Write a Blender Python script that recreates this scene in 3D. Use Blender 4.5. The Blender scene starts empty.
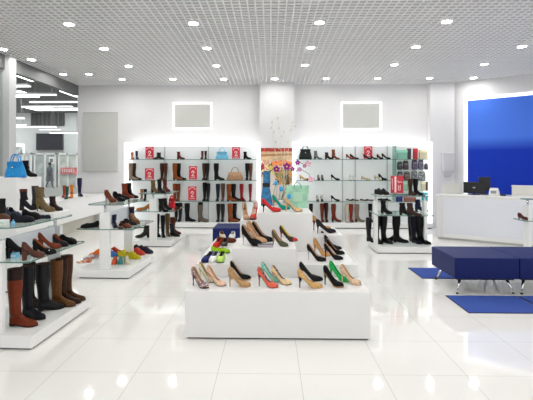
import bpy, math, random
from math import sin, cos, pi, radians
from mathutils import Vector, Matrix
random.seed(7)
SC = bpy.context.scene
COL = SC.collection

# ------------------------------------------------------------------ camera model
EYE = 1.51; F = 425.0; CX = 262.0; CY = 166.0; YAW = radians(1.2)
FW = Vector((-sin(YAW), cos(YAW), 0)); RT = Vector((cos(YAW), sin(YAW), 0)); CAM = Vector((0, 0, EYE))
def ray(px, py): return FW + RT * ((px - CX) / F) + Vector((0, 0, (CY - py) / F))
def at_z(px, py, z, push=0.0): return CAM + ray(px, py) * ((z - EYE) * F / (CY - py) + push)
def at_y(px, py, Y): d = ray(px, py); return CAM + d * (Y / d.y)
def at_t(px, py, t): return CAM + ray(px, py) * t
def X_at(px, Y): return at_y(px, CY, Y).x

cam = bpy.data.cameras.new('camera'); camo = bpy.data.objects.new('camera', cam); COL.objects.link(camo)
camo.location = CAM; camo.rotation_euler = (pi / 2, 0, YAW)
cam.lens = F / 533 * 36; cam.sensor_width = 36; cam.shift_x = (266.5 - CX) / 533; cam.shift_y = (CY - 200) / 533
cam.clip_start = .05; SC.camera = camo
SC.view_settings.view_transform = 'Standard'; SC.view_settings.look = 'None'
SC.view_settings.gamma = 1; SC.view_settings.use_curve_mapping = False
SC.view_settings.exposure = 0.92
SC.cycles.max_bounces = 10; SC.cycles.transparent_max_bounces = 24; SC.cycles.diffuse_bounces = 5

# ------------------------------------------------------------------ materials
def lin(c): c /= 255.0; return c / 12.92 if c <= .04045 else ((c + .055) / 1.055) ** 2.4
def rgb(c): return (lin(c[0]), lin(c[1]), lin(c[2]), 1)
MC = {}
def pbr(name, c, rough=.5, metal=0.0, var=0.0, spec=.5, scale=30, emit=0, ecol=None, coat=0):
    m = bpy.data.materials.new(name); m.use_nodes = True; nt = m.node_tree; b = nt.nodes['Principled BSDF']
    b.inputs['Base Color'].default_value = rgb(c); b.inputs['Roughness'].default_value = rough
    b.inputs['Metallic'].default_value = metal; b.inputs['Specular IOR Level'].default_value = spec
    b.inputs['Coat Weight'].default_value = coat
    if emit:
        b.inputs['Emission Color'].default_value = rgb(ecol or c); b.inputs['Emission Strength'].default_value = emit
    if var:
        tc = nt.nodes.new('ShaderNodeTexCoord'); n = nt.nodes.new('ShaderNodeTexNoise'); n.inputs['Scale'].default_value = scale
        r = nt.nodes.new('ShaderNodeValToRGB'); a = rgb([x * (1 - var) for x in c]); z = rgb([min(255, x * (1 + var)) for x in c])
        r.color_ramp.elements[0].color = a; r.color_ramp.elements[1].color = z
        r.color_ramp.elements[0].position = .3; r.color_ramp.elements[1].position = .7
        nt.links.new(tc.outputs['Object'], n.inputs['Vector']); nt.links.new(n.outputs['Fac'], r.inputs['Fac'])
        nt.links.new(r.outputs['Color'], b.inputs['Base Color'])
    return m
def leather(c, rough=.36):
    k = ('l', tuple(c), rough)
    if k not in MC: MC[k] = pbr('leather', c, rough, var=.10, scale=60, spec=.16)
    return MC[k]
def plain(c, rough=.5, metal=0, coat=0):
    k = ('p', tuple(c), rough, metal, coat)
    if k not in MC: MC[k] = pbr('plain', c, rough, metal, coat=coat, spec=.3)
    return MC[k]
def pattern(cols, scale=60, kind='voronoi'):
    k = ('v', tuple(map(tuple, cols)), scale, kind)
    if k in MC: return MC[k]
    m = bpy.data.materials.new('pattern'); m.use_nodes = True; nt = m.node_tree; b = nt.nodes['Principled BSDF']
    b.inputs['Roughness'].default_value = .35
    tc = nt.nodes.new('ShaderNodeTexCoord'); r = nt.nodes.new('ShaderNodeValToRGB'); r.color_ramp.interpolation = 'CONSTANT'
    if kind == 'voronoi':
        t = nt.nodes.new('ShaderNodeTexVoronoi'); t.inputs['Scale'].default_value = scale; out = t.outputs['Color']
        sp = nt.nodes.new('ShaderNodeSeparateColor'); nt.links.new(out, sp.inputs[0]); out = sp.outputs[0]
    else:
        t = nt.nodes.new('ShaderNodeTexNoise'); t.inputs['Scale'].default_value = scale; out = t.outputs['Fac']
    nt.links.new(tc.outputs['Object'], t.inputs['Vector']); nt.links.new(out, r.inputs['Fac'])
    e = r.color_ramp.elements; n = len(cols)
    while len(e) < n: e.new(.5)
    lo, hi = (0, 1) if kind == 'voronoi' else (.32, .68)
    for i, c in enumerate(cols):
        e[i].position = lo + (hi - lo) * i / n; e[i].color = rgb(c)
    nt.links.new(r.outputs['Color'], b.inputs['Base Color']); MC[k] = m
    return m
def glow(name, c, s):
    m = bpy.data.materials.new(name); m.use_nodes = True; nt = m.node_tree; nt.nodes.clear()
    o = nt.nodes.new('ShaderNodeOutputMaterial'); e = nt.nodes.new('ShaderNodeEmission')
    e.inputs['Color'].default_value = rgb(c); e.inputs['Strength'].default_value = s
    nt.links.new(e.outputs[0], o.inputs[0]); return m
def glass(name, tint, refl=.12):
    m = bpy.data.materials.new(name); m.use_nodes = True; nt = m.node_tree; nt.nodes.clear()
    o = nt.nodes.new('ShaderNodeOutputMaterial'); t = nt.nodes.new('ShaderNodeBsdfTransparent'); g = nt.nodes.new('ShaderNodeBsdfGlossy')
    t.inputs['Color'].default_value = rgb(tint); g.inputs['Roughness'].default_value = .03
    fr = nt.nodes.new('ShaderNodeFresnel'); fr.inputs['IOR'].default_value = 1.45
    mx = nt.nodes.new('ShaderNodeMixShader'); ge = nt.nodes.new('ShaderNodeNewGeometry'); sb_ = nt.nodes.new('ShaderNodeMath'); sb_.operation = 'SUBTRACT'; sb_.use_clamp = True
    nt.links.new(fr.outputs[0], sb_.inputs[0]); nt.links.new(ge.outputs['Backfacing'], sb_.inputs[1])
    nt.links.new(sb_.outputs[0], mx.inputs[0]); nt.links.new(t.outputs[0], mx.inputs[1]); nt.links.new(g.outputs[0], mx.inputs[2])
    nt.links.new(mx.outputs[0], o.inputs[0]); return m

WHITE = pbr('white_lacquer', (236, 236, 236), .28)
WALLM = pbr('wall_paint', (214, 214, 216), .7, var=.006, scale=2)
GREYP = pbr('grey_panel', (186, 187, 184), .6, var=.01, scale=3)
CHROME = pbr('chrome', (225, 225, 228), .12, 1.0)
STEEL = pbr('brushed_steel', (176, 178, 180), .35, .7)
BLACKP = pbr('black_plastic', (14, 14, 16), .3)
SHELFG = glass('shelf_glass', (238, 246, 243))
EDGEG = pbr('glass_edge', (92, 128, 120), .15)
SHOPGLASS = glass('shop_glass', (240, 243, 242))
ACRYL = glass('acrylic', (245, 248, 250))
NAVY = pbr('navy_leatherette', (18, 32, 92), .5, var=.04, scale=40, spec=.2)
SIGNRED = pbr('sign_red', (200, 40, 58), .4)
SIGNWHITE = pbr('sign_white', (250, 232, 236), .5)
LITFRAME = pbr('lit_frame', (250, 250, 250), .4, emit=.5, ecol=(255, 255, 255))

# ------------------------------------------------------------------ mesh helper
class MB:
    def __init__(s): s.v = []; s.f = []; s.m = []; s.mi = 0
    def quad(s, *p):
        n = len(s.v); s.v += [tuple(q) for q in p]; s.f.append(tuple(range(n, n + len(p)))); s.m.append(s.mi); return s
    def box(s, x0, x1, y0, y1, z0, z1):
        n = len(s.v)
        s.v += [(x0, y0, z0), (x1, y0, z0), (x1, y1, z0), (x0, y1, z0), (x0, y0, z1), (x1, y0, z1), (x1, y1, z1), (x0, y1, z1)]
        for q in ((0, 3, 2, 1), (4, 5, 6, 7), (0, 1, 5, 4), (1, 2, 6, 5), (2, 3, 7, 6), (3, 0, 4, 7)):
            s.f.append(tuple(n + i for i in q)); s.m.append(s.mi)
        return s
    def loft(s, rings, closed=True, cap0=False, cap1=False):
        n = len(s.v); k = len(rings[0])
        for r in rings: s.v += [tuple(p) for p in r]
        for i in range(len(rings) - 1):
            for j in range(k if closed else k - 1):
                a = n + i * k + j; b = n + i * k + (j + 1) % k
                s.f.append((a, b, b + k, a + k)); s.m.append(s.mi)
        if cap0: s.f.append(tuple(n + j for j in reversed(range(k)))); s.m.append(s.mi)
        if cap1: s.f.append(tuple(n + (len(rings) - 1) * k + j for j in range(k))); s.m.append(s.mi)
        return s
    def tube(s, path, r, seg=8):
        path = [Vector(p) for p in path]; rings = []
        for i, p in enumerate(path):
            d = (path[min(i + 1, len(path) - 1)] - path[max(i - 1, 0)]).normalized()
            u = d.orthogonal().normalized() if i == 0 else (u - d * u.dot(d)).normalized()
            w = d.cross(u); rr = r[i] if isinstance(r, (list, tuple)) else r
            rings.append([p + u * (rr * cos(2 * pi * j / seg)) + w * (rr * sin(2 * pi * j / seg)) for j in range(seg)])
        return s.loft(rings, True, True, True)
    def cyl(s, c, r, z0, z1, seg=16, r1=None):
        r1 = r if r1 is None else r1
        return s.loft([[(c[0] + q * cos(2 * pi * j / seg), c[1] + q * sin(2 * pi * j / seg), z) for j in range(seg)] for q, z in ((r, z0), (r1, z1))], True, True, True)
    def ball(s, c, rx, ry, rz, seg=10, rg=6):
        rings = []
        for i in range(rg + 1):
            a = -pi / 2 + pi * i / rg; q = max(cos(a), .02)
            rings.append([(c[0] + rx * q * cos(2 * pi * j / seg), c[1] + ry * q * sin(2 * pi * j / seg), c[2] + rz * sin(a)) for j in range(seg)])
        return s.loft(rings, True, True, True)
    def prism(s, poly, z0, z1):
        return s.loft([[(p[0], p[1], z) for p in poly] for z in (z0, z1)], True, True, True)
    def build(s, name, mat, parent=None, smooth=False, bevel=0, seg=2, label=None):
        me = bpy.data.meshes.new(name); me.from_pydata(s.v, [], s.f); me.update()
        for m in (mat if isinstance(mat, (list, tuple)) else [mat]): me.materials.append(m)
        me.polygons.foreach_set('material_index', s.m)
        if smooth: me.polygons.foreach_set('use_smooth', [True] * len(s.f))
        o = bpy.data.objects.new(name, me); COL.objects.link(o)
        if parent: o.parent = parent
        if bevel:
            b = o.modifiers.new('bevel', 'BEVEL'); b.width = bevel; b.segments = seg; b.limit_method = 'ANGLE'
        if label: o['label'] = label
        return o
def tag(o, label, cat, group=None):
    o['label'] = label; o['category'] = cat
    if group: o['group'] = group
    return o
def thing(name, label, cat, loc=(0, 0, 0), rz=0, group=None):
    o = bpy.data.objects.new(name, None); COL.objects.link(o); o.location = loc; o.rotation_euler = (0, 0, rz)
    o.empty_display_size = .1
    return tag(o, label, cat, group)
def struct(o): o['kind'] = 'structure'; return o
def interp(t, pts):
    if t <= pts[0][0]: return pts[0][1]
    for (a, u), (b, v) in zip(pts, pts[1:]):
        if t <= b:
            k = (t - a) / (b - a); k = k * k * (3 - 2 * k) * .5 + k * .5
            return u + (v - u) * k
    return pts[-1][1]
def sm(t): t = max(0, min(1, t)); return t * t * (3 - 2 * t)

# ------------------------------------------------------------------ footwear
WID_ROUND = [(0, .004), (.015, .016), (.05, .024), (.12, .028), (.28, .027), (.45, .028), (.62, .037), (.75, .038), (.87, .031), (.95, .019), (1, .003)]
WID_POINT = [(0, .004), (.015, .015), (.05, .023), (.12, .027), (.28, .026), (.45, .027), (.62, .036), (.72, .034), (.85, .021), (.95, .009), (1, .002)]
def bedf(h, th):
    return lambda s: th + (h - th) * (1 - sm((s - .03) / .63)) + .006 * sm((s - .8) / .2)
def sole_mesh(L, wid, bed, th, plat=0, k=1.0, N=18):
    mb = MB(); rings = []
    for i in range(N + 1):
        s = i / N; w = interp(s, wid) * k * 1.03; zt = bed(s); t2 = th
        x = s * L - L / 2; zb = max(0.0, zt - th)
        rings.append([(x, -w, zt), (x, -w * .97, zb), (x, w * .97, zb), (x, w, zt)])
    return mb.loft(rings, True, True, True)
def heel_mesh(L, h, top, tip, xt=.10, xb=.075, lean=2.2, th=.004):
    mb = MB(); rings = []; n = 9; seg = 10
    for i in range(n + 1):
        k = i / n; z = (h - th * .3) * k; q = k ** lean
        rx = (tip + (top * 1.15 - tip) * q); ry = tip + (top - tip) * q
        cx = (xb + (xt - xb) * q) * L - L / 2
        rings.append([(cx + rx * cos(2 * pi * j / seg), ry * sin(2 * pi * j / seg), z) for j in range(seg)])
    return mb.loft(rings, True, True, True)
def low_shoe(root, L, h, toe, up, lin_, heelm, solem, heel='stiletto', plat=0, N=22, n=7, toecol=None, bow=None, lace=None, tall=1.0):
    """pump, flat or trainer: upper, insole, sole, heel"""
    k = L / .24; wid = WID_POINT if toe == 'point' else WID_ROUND
    th = .005 + plat; bed = bedf(max(h, th), th)
    Hs = [(0, .100), (.08, .096), (.25, .074), (.42, .062), (.58, .052), (.70, .042), (.85, .036), (.95, .024), (1, .012)]
    if lace: Hs = [(0, .098), (.08, .095), (.25, .085), (.45, .085), (.58, .070), (.70, .054), (.85, .044), (.95, .032), (1, .014)]
    ph = [(0, .62), (.3, .62), (.50, .74), (.60, 1.0), (.66, 1.40), (.70, pi / 2), (1, pi / 2)]
    if lace: ph = [(0, .75), (.2, .75), (.32, .95), (.42, 1.3), (.5, pi / 2), (1, pi / 2)]
    smax = .945 if toe == 'peep' else 1.0
    mb = MB(); rings = []
    for i in range(N + 1):
        s = smax * i / N; w = interp(s, wid) * k * 1.02; H = interp(s, Hs) * k * tall; p = interp(s, ph); z0 = bed(s); x = s * L - L / 2
        bg = .009 * k * max(0, 1 - s / .16)
        row = [(x - bg * (sin(pi * min(1, j / n * 1.05)) - .35), w * max(0, cos(p * j / n)) ** .7, z0 + H * sin(p * j / n)) for j in range(n + 1)]
        rings.append(row + [(q[0], -q[1], q[2]) for q in reversed(row)])
        closed = p > 1.5
    kk = len(rings[0]); base = len(mb.v)
    for r in rings: mb.v += r
    for i in range(N):
        s = smax * (i + .5) / N
        for j in range(kk - 1):
            if j == n and interp(smax * i / N, ph) < 1.5: continue
            a = base + i * kk + j
            mb.f.append((a, a + 1, a + kk + 1, a + kk))
            mb.m.append(2 if (toecol and s > .76) else 0)
    u = mb.build('upper', [up, lin_] + ([toecol] if toecol else []), root, True)
    so = u.modifiers.new('thickness', 'SOLIDIFY'); so.thickness = .0022 * k; so.offset = -1; so.material_offset = 1; so.material_offset_rim = 0
    mb = MB(); rings = []
    for i in range(15):
        s = .01 + .93 * i / 14; w = interp(s, wid) * k * .95; z = bed(s) + .002
        rings.append([(s * L - L / 2, w, z + .002), (s * L - L / 2, 0, z), (s * L - L / 2, -w, z + .002)])
    mb.loft(rings, False).build('insole', lin_, root, True)
    sole_mesh(L, wid, bed, th, plat, k).build('sole', solem, root)
    if heel == 'stiletto': heel_mesh(L, h * .97, .023 * k, .0052, .105, .075, 4.2).build('heel', heelm, root, True)
    elif heel == 'block': heel_mesh(L, h, .026 * k, .019, .11, .10, 1.2).build('heel', heelm, root, True)
    if bow:
        b = MB(); z = bed(.72) + .040 * k; b.ball((.22 * L, .014, z), .009, .016, .007); b.ball((.22 * L, -.014, z), .009, .016, .007); b.ball((.22 * L, 0, z), .007, .006, .008)
        b.build('bow', bow, root, True)
    if lace:
        b = MB()
        for q in range(4):
            s = .44 + .055 * q; z = bed(s) + interp(s, Hs) * k * tall + .001
            b.tube([(s * L - L / 2, -.018 * k, z - .008), (s * L - L / 2 + .006, 0, z + .001), (s * L - L / 2, .018 * k, z - .008)], .003, 6)
        b.build('laces', lace, root, True)
def boot_shoe(root, L, h, H, up, solem, lin_, heel='block', toe='round', flare=1.0, cuff=None, strap=None, N=16, seg=14):
    """boot with a shaft: upper, sole, heel, lining"""
    k = L / .26; wid = WID_POINT if toe == 'point' else WID_ROUND; th = .008; bed = bedf(max(h, th), th)
    Ht = [(0, .075), (.10, .098), (.28, .104), (.42, .092), (.55, .070), (.70, .054), (.86, .043), (.95, .030), (1, .012)]
    mb = MB(); n = 10; rings = []
    for i in range(N + 1):
        s = i / N; w = interp(s, wid) * k * 1.05; z0 = bed(s); hh = interp(s, Ht) * k; x = s * L - L / 2
        rings.append([(x, w * (1 if cos(pi * j / n) > 0 else -1) * abs(cos(pi * j / n)) ** .75, z0 + hh * sin(pi * j / n) ** .9) for j in range(n + 1)])
    mb.loft(rings, True, True, True)
    z0 = h + .055 * k; rings = []; m = 9
    def ring(kz):
        z = z0 + (H - z0) * kz; tall = H > .28
        if tall:
            rx = interp(kz, [(0, .056), (.15, .050), (.3, .052), (.65, .064 * flare), (1, .064 * flare)]); ry = interp(kz, [(0, .034), (.15, .037), (.3, .041), (.65, .053 * flare), (1, .054 * flare)])
            cx = interp(kz, [(0, .235), (.15, .20), (.4, .19), (1, .20)]) * L - L / 2
        else:
            rx = interp(kz, [(0, .058), (.4, .050), (1, .054 * flare)]); ry = interp(kz, [(0, .033), (.4, .038), (1, .044 * flare)]); cx = interp(kz, [(0, .245), (.5, .205), (1, .195)]) * L - L / 2
        return [(cx + rx * k * cos(2 * pi * j / seg), ry * k * sin(2 * pi * j / seg), z) for j in range(seg)]
    cut = 7 if cuff else m
    mb.loft([ring(i / m) for i in range(cut + 1)], True, True, False)
    mb.build('upper', up, root, True)
    if cuff:
        c = MB(); rr = [ring(i / m) for i in range(cut, m + 1)]
        rr = [[((p[0] - L * -.3) * 1.03 + L * -.3, p[1] * 1.04, p[2]) for p in r] for r in rr]
        c.loft(rr, True).build('cuff', cuff, root, True)
    top = ring(1); c0 = Vector((sum(p[0] for p in top) / seg, 0, H)); inn = [(c0.x + (p[0] - c0.x) * .93, p[1] * .92, H) for p in top]
    low = [(p[0], p[1], H - .03) for p in inn]
    MB().loft([top, inn, low], True, False, True).build('lining', lin_, root, True)
    sole_mesh(L, wid, bed, th, 0, k * 1.04, 14).build('sole', solem, root)
    if heel == 'stiletto': heel_mesh(L, h, .026 * k, .006, .115, .08, 2.2).build('heel', solem, root, True)
    elif heel == 'wedge': heel_mesh(L, h, .030 * k, .024, .13, .13, 1).build('heel', solem, root, True)
    else: heel_mesh(L, h, .029 * k, .023, .12, .115, 1.1).build('heel', solem, root, True)
    if strap:
        b = MB(); q = ring(.12); q2 = ring(.2); c = Vector((sum(p[0] for p in q) / seg, 0, 0))
        b.loft([[(c.x + (p[0] - c.x) * 1.06, p[1] * 1.08, p[2]) for p in r] for r in (q, q2)], True).build('strap', strap, root, True)

BLK = (11, 10, 12); DK = (20, 17, 17); TAN = (164, 92, 36); RUST = (138, 54, 26); BRN = (84, 50, 34); NUDE = (194, 158, 124); BEI = (204, 164, 112); NVY = (28, 32, 58)
LINB = plain((196, 158, 122), .6); SOLB = plain((34, 30, 28), .6); LIND = plain((60, 46, 38), .7); SOLT = plain((150, 112, 78), .6)
def between(h, t, z, Lr=(.20, .265), push=.02, ymax=None):
    a = at_z(h[0], h[1], z, push); b = at_z(t[0], t[1], z, push); c = (a + b) / 2; d = b - a; L = max(Lr[0], min(Lr[1], d.length))
    if ymax and c.y > ymax: c.y = ymax
    return Vector((c.x, c.y, z)), math.atan2(d.y, d.x), L
def pump(label, h, t, z, col, lin_c=NUDE, heelc=None, solec=None, hh=.088, toe='point', group=None, name='pump_shoe', ymax=None, mat=None, linm=None, toecol=None, heel='stiletto', bow=None, plat=0, loc=None, Lr=(.20, .265), cat='shoe', tall=1.18):
    p, rz, L = loc or between(h, t, z, Lr, ymax=ymax)
    r = thing(name, label, cat, p, rz, group)
    low_shoe(r, L, hh, toe, mat or leather(col), linm or plain(lin_c, .6), leather(heelc or col), plain(solec or (60, 42, 34), .5), heel, plat, toecol=leather(toecol) if toecol else None, bow=plain(bow, .25, .8) if bow else None, tall=tall)
    return r
def flat(label, h, t, z, col, lin_c=(40, 36, 36), solec=(230, 228, 222), lace=None, group=None, name='flat_shoe', loc=None, toe='round', Lr=(.20, .27), mat=None, cat='shoe', tall=.8):
    p, rz, L = loc or between(h, t, z, Lr)
    r = thing(name, label, cat, p, rz, group)
    low_shoe(r, L, .012, toe, mat or leather(col, .45), plain(lin_c, .7), None, plain(solec, .6), None, .004, N=18, n=6, lace=plain(lace, .7) if lace else None, tall=tall)
    return r
def boot(label, h, t, z, H, col, group=None, hh=.03, heel='block', toe='round', loc=None, Lr=(.22, .29), solec=(30, 26, 24), linc=(70, 52, 42), cuff=None, flare=1.0, name='tall_boot', strap=None, cat='boot', rough=.36):
    p, rz, L = loc or between(h, t, z, Lr)
    r = thing(name, label, cat, p, rz, group)
    boot_shoe(r, L, hh, H, leather(col, rough), plain(solec, .55), plain(linc, .7), heel, toe, flare, leather(cuff) if cuff else None, strap=leather(strap) if strap else None)
    return r
def handbag(label, loc, rz, W, H, D, col, group=None, handle_h=.1, accent=None, name='handbag', trim=None):
    r = thing(name, label, 'handbag', loc, rz, group); mb = MB(); rings = []
    for i in range(11):
        k = i / 10; w = W / 2 * (1 - .36 * k ** 1.4); d = D / 2 * (1 - .72 * k ** 1.3); z = .006 + (H - .006) * k
        if k == 0: w *= .95; d *= .9
        rings.append([(w * math.copysign(abs(cos(a)) ** .45, cos(a)), d * math.copysign(abs(sin(a)) ** .6, sin(a)), z) for a in [2 * pi * j / 24 for j in range(24)]])
    mb.loft(rings, True, True, True).build('body', leather(col, .4), r, True)
    b = MB(); b.box(-W * .46, W * .46, -D * .43, D * .43, 0, .008); b.build('base', leather(trim or col, .5), r)
    for s in (-1, 1):
        p = [(W * .22 * cos(a), s * D * .17, H * .86 + handle_h * sin(a) * 1.0 + (H * .0)) for a in [pi * j / 14 for j in range(15)]]
        MB().tube(p, .007, 8).build('handle', leather(trim or col, .4), r, True)
    f = MB(); rings = []
    for i in range(5):
        k = i / 4; z = H * (.98 - .34 * k); dd = D / 2 * (1 - .72 * (z / H) ** 1.3) + .004; w = W * (.40 - .05 * k) * (1 if k < .9 else .8)
        rings.append([(-w, -dd + .004, z), (-w * .5, -dd - .003, z - .01 * k), (0, -dd - .005, z - .02 * k), (w * .5, -dd - .003, z - .01 * k), (w, -dd + .004, z)])
    f.loft(rings, False).build('flap', leather(accent or [max(0, c * .85) for c in col], .4), r, True)
    MB().box(-.012, .012, -D / 2 - .002, -D / 2 + .012, H * .60, H * .66).build('clasp', CHROME, r)
    return r

# ------------------------------------------------------------------ room
BW = 10.72; CEIL = 3.56; LW = -4.9
def tile_mat():
    m = bpy.data.materials.new('floor_tile'); m.use_nodes = True; nt = m.node_tree; b = nt.nodes['Principled BSDF']; N = nt.nodes.new; Lk = nt.links.new
    tc = N('ShaderNodeTexCoord'); sep = N('ShaderNodeSeparateXYZ'); Lk(tc.outputs['Object'], sep.inputs[0])
    def line(out, off):
        a = N('ShaderNodeMath'); a.operation = 'SUBTRACT'; a.inputs[1].default_value = off; Lk(out, a.inputs[0])
        p = N('ShaderNodeMath'); p.operation = 'PINGPONG'; p.inputs[1].default_value = .3; Lk(a.outputs[0], p.inputs[0])
        c = N('ShaderNodeMath'); c.operation = 'LESS_THAN'; c.inputs[1].default_value = .0022; Lk(p.outputs[0], c.inputs[0]); return c.outputs[0]
    mx = N('ShaderNodeMath'); mx.operation = 'MAXIMUM'; Lk(line(sep.outputs[0], .212), mx.inputs[0]); Lk(line(sep.outputs[1], 3.09), mx.inputs[1])
    no = N('ShaderNodeTexNoise'); no.inputs['Scale'].default_value = 1.2; Lk(tc.outputs['Object'], no.inputs['Vector'])
    rp = N('ShaderNodeValToRGB'); rp.color_ramp.elements[0].color = rgb((238, 237, 234)); rp.color_ramp.elements[1].color = rgb((243, 242, 240)); Lk(no.outputs['Fac'], rp.inputs['Fac'])
    mix = N('ShaderNodeMixRGB'); Lk(mx.outputs[0], mix.inputs[0]); Lk(rp.outputs[0], mix.inputs[1]); mix.inputs[2].default_value = rgb((204, 203, 199))
    Lk(mix.outputs[0], b.inputs['Base Color']); b.inputs['Roughness'].default_value = .05; b.inputs['Specular IOR Level'].default_value = .6
    return m
struct(MB().box(-5.0, 9.0, -2.0, BW + .1, -.1, 0).build('floor', tile_mat()))

# open-cell grid ceiling: real slats under a grey plenum
g = MB(); g.mi = 0; ht = .012; hw = .0085
x = LW
while x < 8.6:
    g.box(x - hw, x + hw, -1.5, BW, CEIL, CEIL + ht); x += .1
y = -1.5
while y < BW:
    g.box(LW, 8.6, y - hw, y + hw, CEIL + .001, CEIL + ht); y += .1
g.mi = 1; g.box(LW, 8.6, -1.5, BW + .1, CEIL + .16, CEIL + .2)
struct(g.build('ceiling', [pbr('grid_slat', (240, 240, 240), .5), pbr('plenum', (205, 205, 206), .8)]))
struct(MB().box(X_at(77.5, BW), 9.0, BW, BW + .12, 0, CEIL + .2).build('wall_back', WALLM))
# pillar between the two wall units, and shallow column at the corner
px0, px1 = X_at(260, 10.45), X_at(294, 10.45)
struct(MB().box(px0, px1, 10.45, BW, 0, CEIL + .05).build('trim_1', WALLM))
cx0, cx1 = X_at(430.5, 10.5), X_at(454.5, 10.5)
struct(MB().box(cx0, cx1, 10.5, BW, 0, CEIL + .05).build('trim_2', WALLM))
# angled wall behind the till
RA = Vector((cx1 - .02, 10.62, 0)); ang = radians(-39.5) + YAW; RD = Vector((cos(ang), sin(ang), 0)); RN = Vector((sin(ang), -cos(ang), 0))
def rwall(name, u0, u1, z0, z1, out0, out1, mat, bevel=0, parent=None, st=False):
    mb = MB(); n = [RA + RD * u + RN * o for u, o in ((u0, out1), (u1, out1), (u1, out0), (u0, out0))]
    o = mb.prism([(p.x, p.y) for p in n], z0, z1).build(name, mat, parent, bevel=bevel)
    return struct(o) if st else o
rwall('wall_right', -.1, 4.2, 0, CEIL + .2, -.12, 0, WALLM, st=True)
# blue panel in its lit white frame
def u_of(px, off=0.0):
    d = ray(px, CY); A = RA + RN * off - CAM
    # solve A + RD*u parallel to d
    return (A.x * d.y - A.y * d.x) / (RD.y * d.x - RD.x * d.y)
def z_on(px, py):
    u = u_of(px); p = RA + RD * u; t = (p - CAM).dot(FW); return EYE + (CY - py) / F * t
ub = u_of(468); zt = z_on(468, 101)
bm_ = bpy.data.materials.new('blue_ramp'); bm_.use_nodes = True; nt = bm_.node_tree; b = nt.nodes['Principled BSDF']; b.inputs['Roughness'].default_value = .8; b.inputs['Specular IOR Level'].default_value = .15
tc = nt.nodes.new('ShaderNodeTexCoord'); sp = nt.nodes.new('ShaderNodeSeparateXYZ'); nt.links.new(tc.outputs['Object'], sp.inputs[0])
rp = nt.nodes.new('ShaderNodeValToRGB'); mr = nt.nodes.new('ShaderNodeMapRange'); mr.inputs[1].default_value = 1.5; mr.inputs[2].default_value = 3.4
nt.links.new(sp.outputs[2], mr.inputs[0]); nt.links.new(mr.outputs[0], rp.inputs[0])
e = rp.color_ramp.elements; e[0].position = 0.2; e[0].color = rgb((26, 58, 180)); e[1].position = .36; e[1].color = rgb((78, 124, 230))  # deeper blue below, paler blue above, with a soft transition
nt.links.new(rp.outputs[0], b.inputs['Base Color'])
bp = thing('wall_panel', 'large blue wall panel in a bright white frame behind the till', 'wall panel', RA + RD * ub)
def local(o, par): o.parent = par; o.matrix_parent_inverse = Matrix.Translation(par.location).inverted(); return o
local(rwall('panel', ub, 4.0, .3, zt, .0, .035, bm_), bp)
fw = u_of(468) - u_of(464.6)
mb = MB()
for u0, u1, z0, z1 in ((ub - fw, ub, .3, zt + .075), (ub, 4.0, zt, zt + .075)):
    n = [RA + RD * u + RN * o for u, o in ((u0, .05), (u1, .05), (u1, 0), (u0, 0))]; mb.prism([(p.x, p.y) for p in n], z0, z1)
local(mb.build('frame', LITFRAME), bp)
# wall dispenser box on the corner column
p = at_y(447, 165, 10.5)
wb = thing('wall_box', 'small pale grey box mounted on the white corner column', 'wall box', (p.x, 10.498, EYE + (CY - 177) / F * 10.5))
mb = MB(); mb.loft([[(-.13, 0, .12), (.13, 0, .12), (.13, -.12, .16), (-.13, -.12, .16)], [(-.145, 0, .6), (.145, 0, .6), (.145, -.14, .6), (-.145, -.14, .6)]], True, True, True).build('housing', pbr('pale_grey', (206, 207, 209), .45), wb, bevel=.01)
MB().loft([[(-.07, 0, 0), (.07, 0, 0), (.07, -.08, .02), (-.07, -.08, .02)], [(-.13, 0, .118), (.13, 0, .118), (.13, -.12, .158), (-.13, -.12, .158)]], True, True, True).build('tray', pbr('pale_grey_tray', (196, 197, 199), .45), wb, bevel=.006)

# ceiling downlights
DISC = glow('downlight_glow', (255, 252, 246), 85.0); RING = plain((240, 240, 240), .4)
rows = [(6.07, [-2.91, -1.11, .69, 2.49, 4.29]), (7.35, [-4.7, -2.91, -1.11, .69, 2.49, 4.29]), (8.63, [-2.91, -1.11, .69, 2.49, 4.29]),
        (9.96, [-3.51, -2.31, -1.11, .09, 1.29, 2.49, 3.69, 4.7]), (8.07, [-4.6]), (9.37, [-4.62, -4.05]),
        (4.79, [-4.2, -2.91, -1.11, .69, 2.49, 4.29]), (3.51, [-2.91, -1.11, .69, 2.49, 4.29]), (2.23, [-2.91, -1.11, .69, 2.49, 4.29]), (.9, [-2.91, -1.11, .69, 2.49])]
for y, xs in rows:
    for x in xs:
        d = thing('downlight', 'round white downlight recessed in the grey grid ceiling', 'downlight', (x, y, CEIL - .012), 0, 'downlights in the ceiling')
        MB().cyl((0, 0), .066, .004, .006, 20).build('lamp', DISC, d)
        MB().cyl((0, 0), .084, .0075, .06, 20).build('housing', RING, d)
        ro = [[(q * cos(2 * pi * j / 20), q * sin(2 * pi * j / 20), z) for j in range(20)] for q, z in ((.067, .0075), (.067, 0), (.085, 0), (.085, .0075))]
        MB().loft(ro, True).build('trim_ring', RING, d, True)

# ------------------------------------------------------------------ glazed side wall towards the mall
def xwall(px, X): d = ray(px, CY); return (d * (X / d.x)).y
struct(MB().box(LW - .12, LW + .0, 0, BW, CEIL - .26, CEIL + .2).build('trim_3', pbr('beam_grey', (112, 113, 114), .5, .3)))
ycol = xwall(8.5, LW)
struct(MB().box(LW - .10, LW + .08, ycol - .11, ycol + .11, 0, CEIL).build('trim_4', pbr('column_steel', (196, 197, 199), .4, .2), bevel=.006))
struct(MB().box(LW - .05, LW - .038, -1, ycol - .11, 0, CEIL - .26).box(LW - .05, LW - .038, ycol + .11, BW, 0, CEIL - .26).build('window_1', SHOPGLASS))
struct(MB().box(LW - .06, LW - .03, -1, BW, 0, .08).build('trim_5', STEEL))

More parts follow.
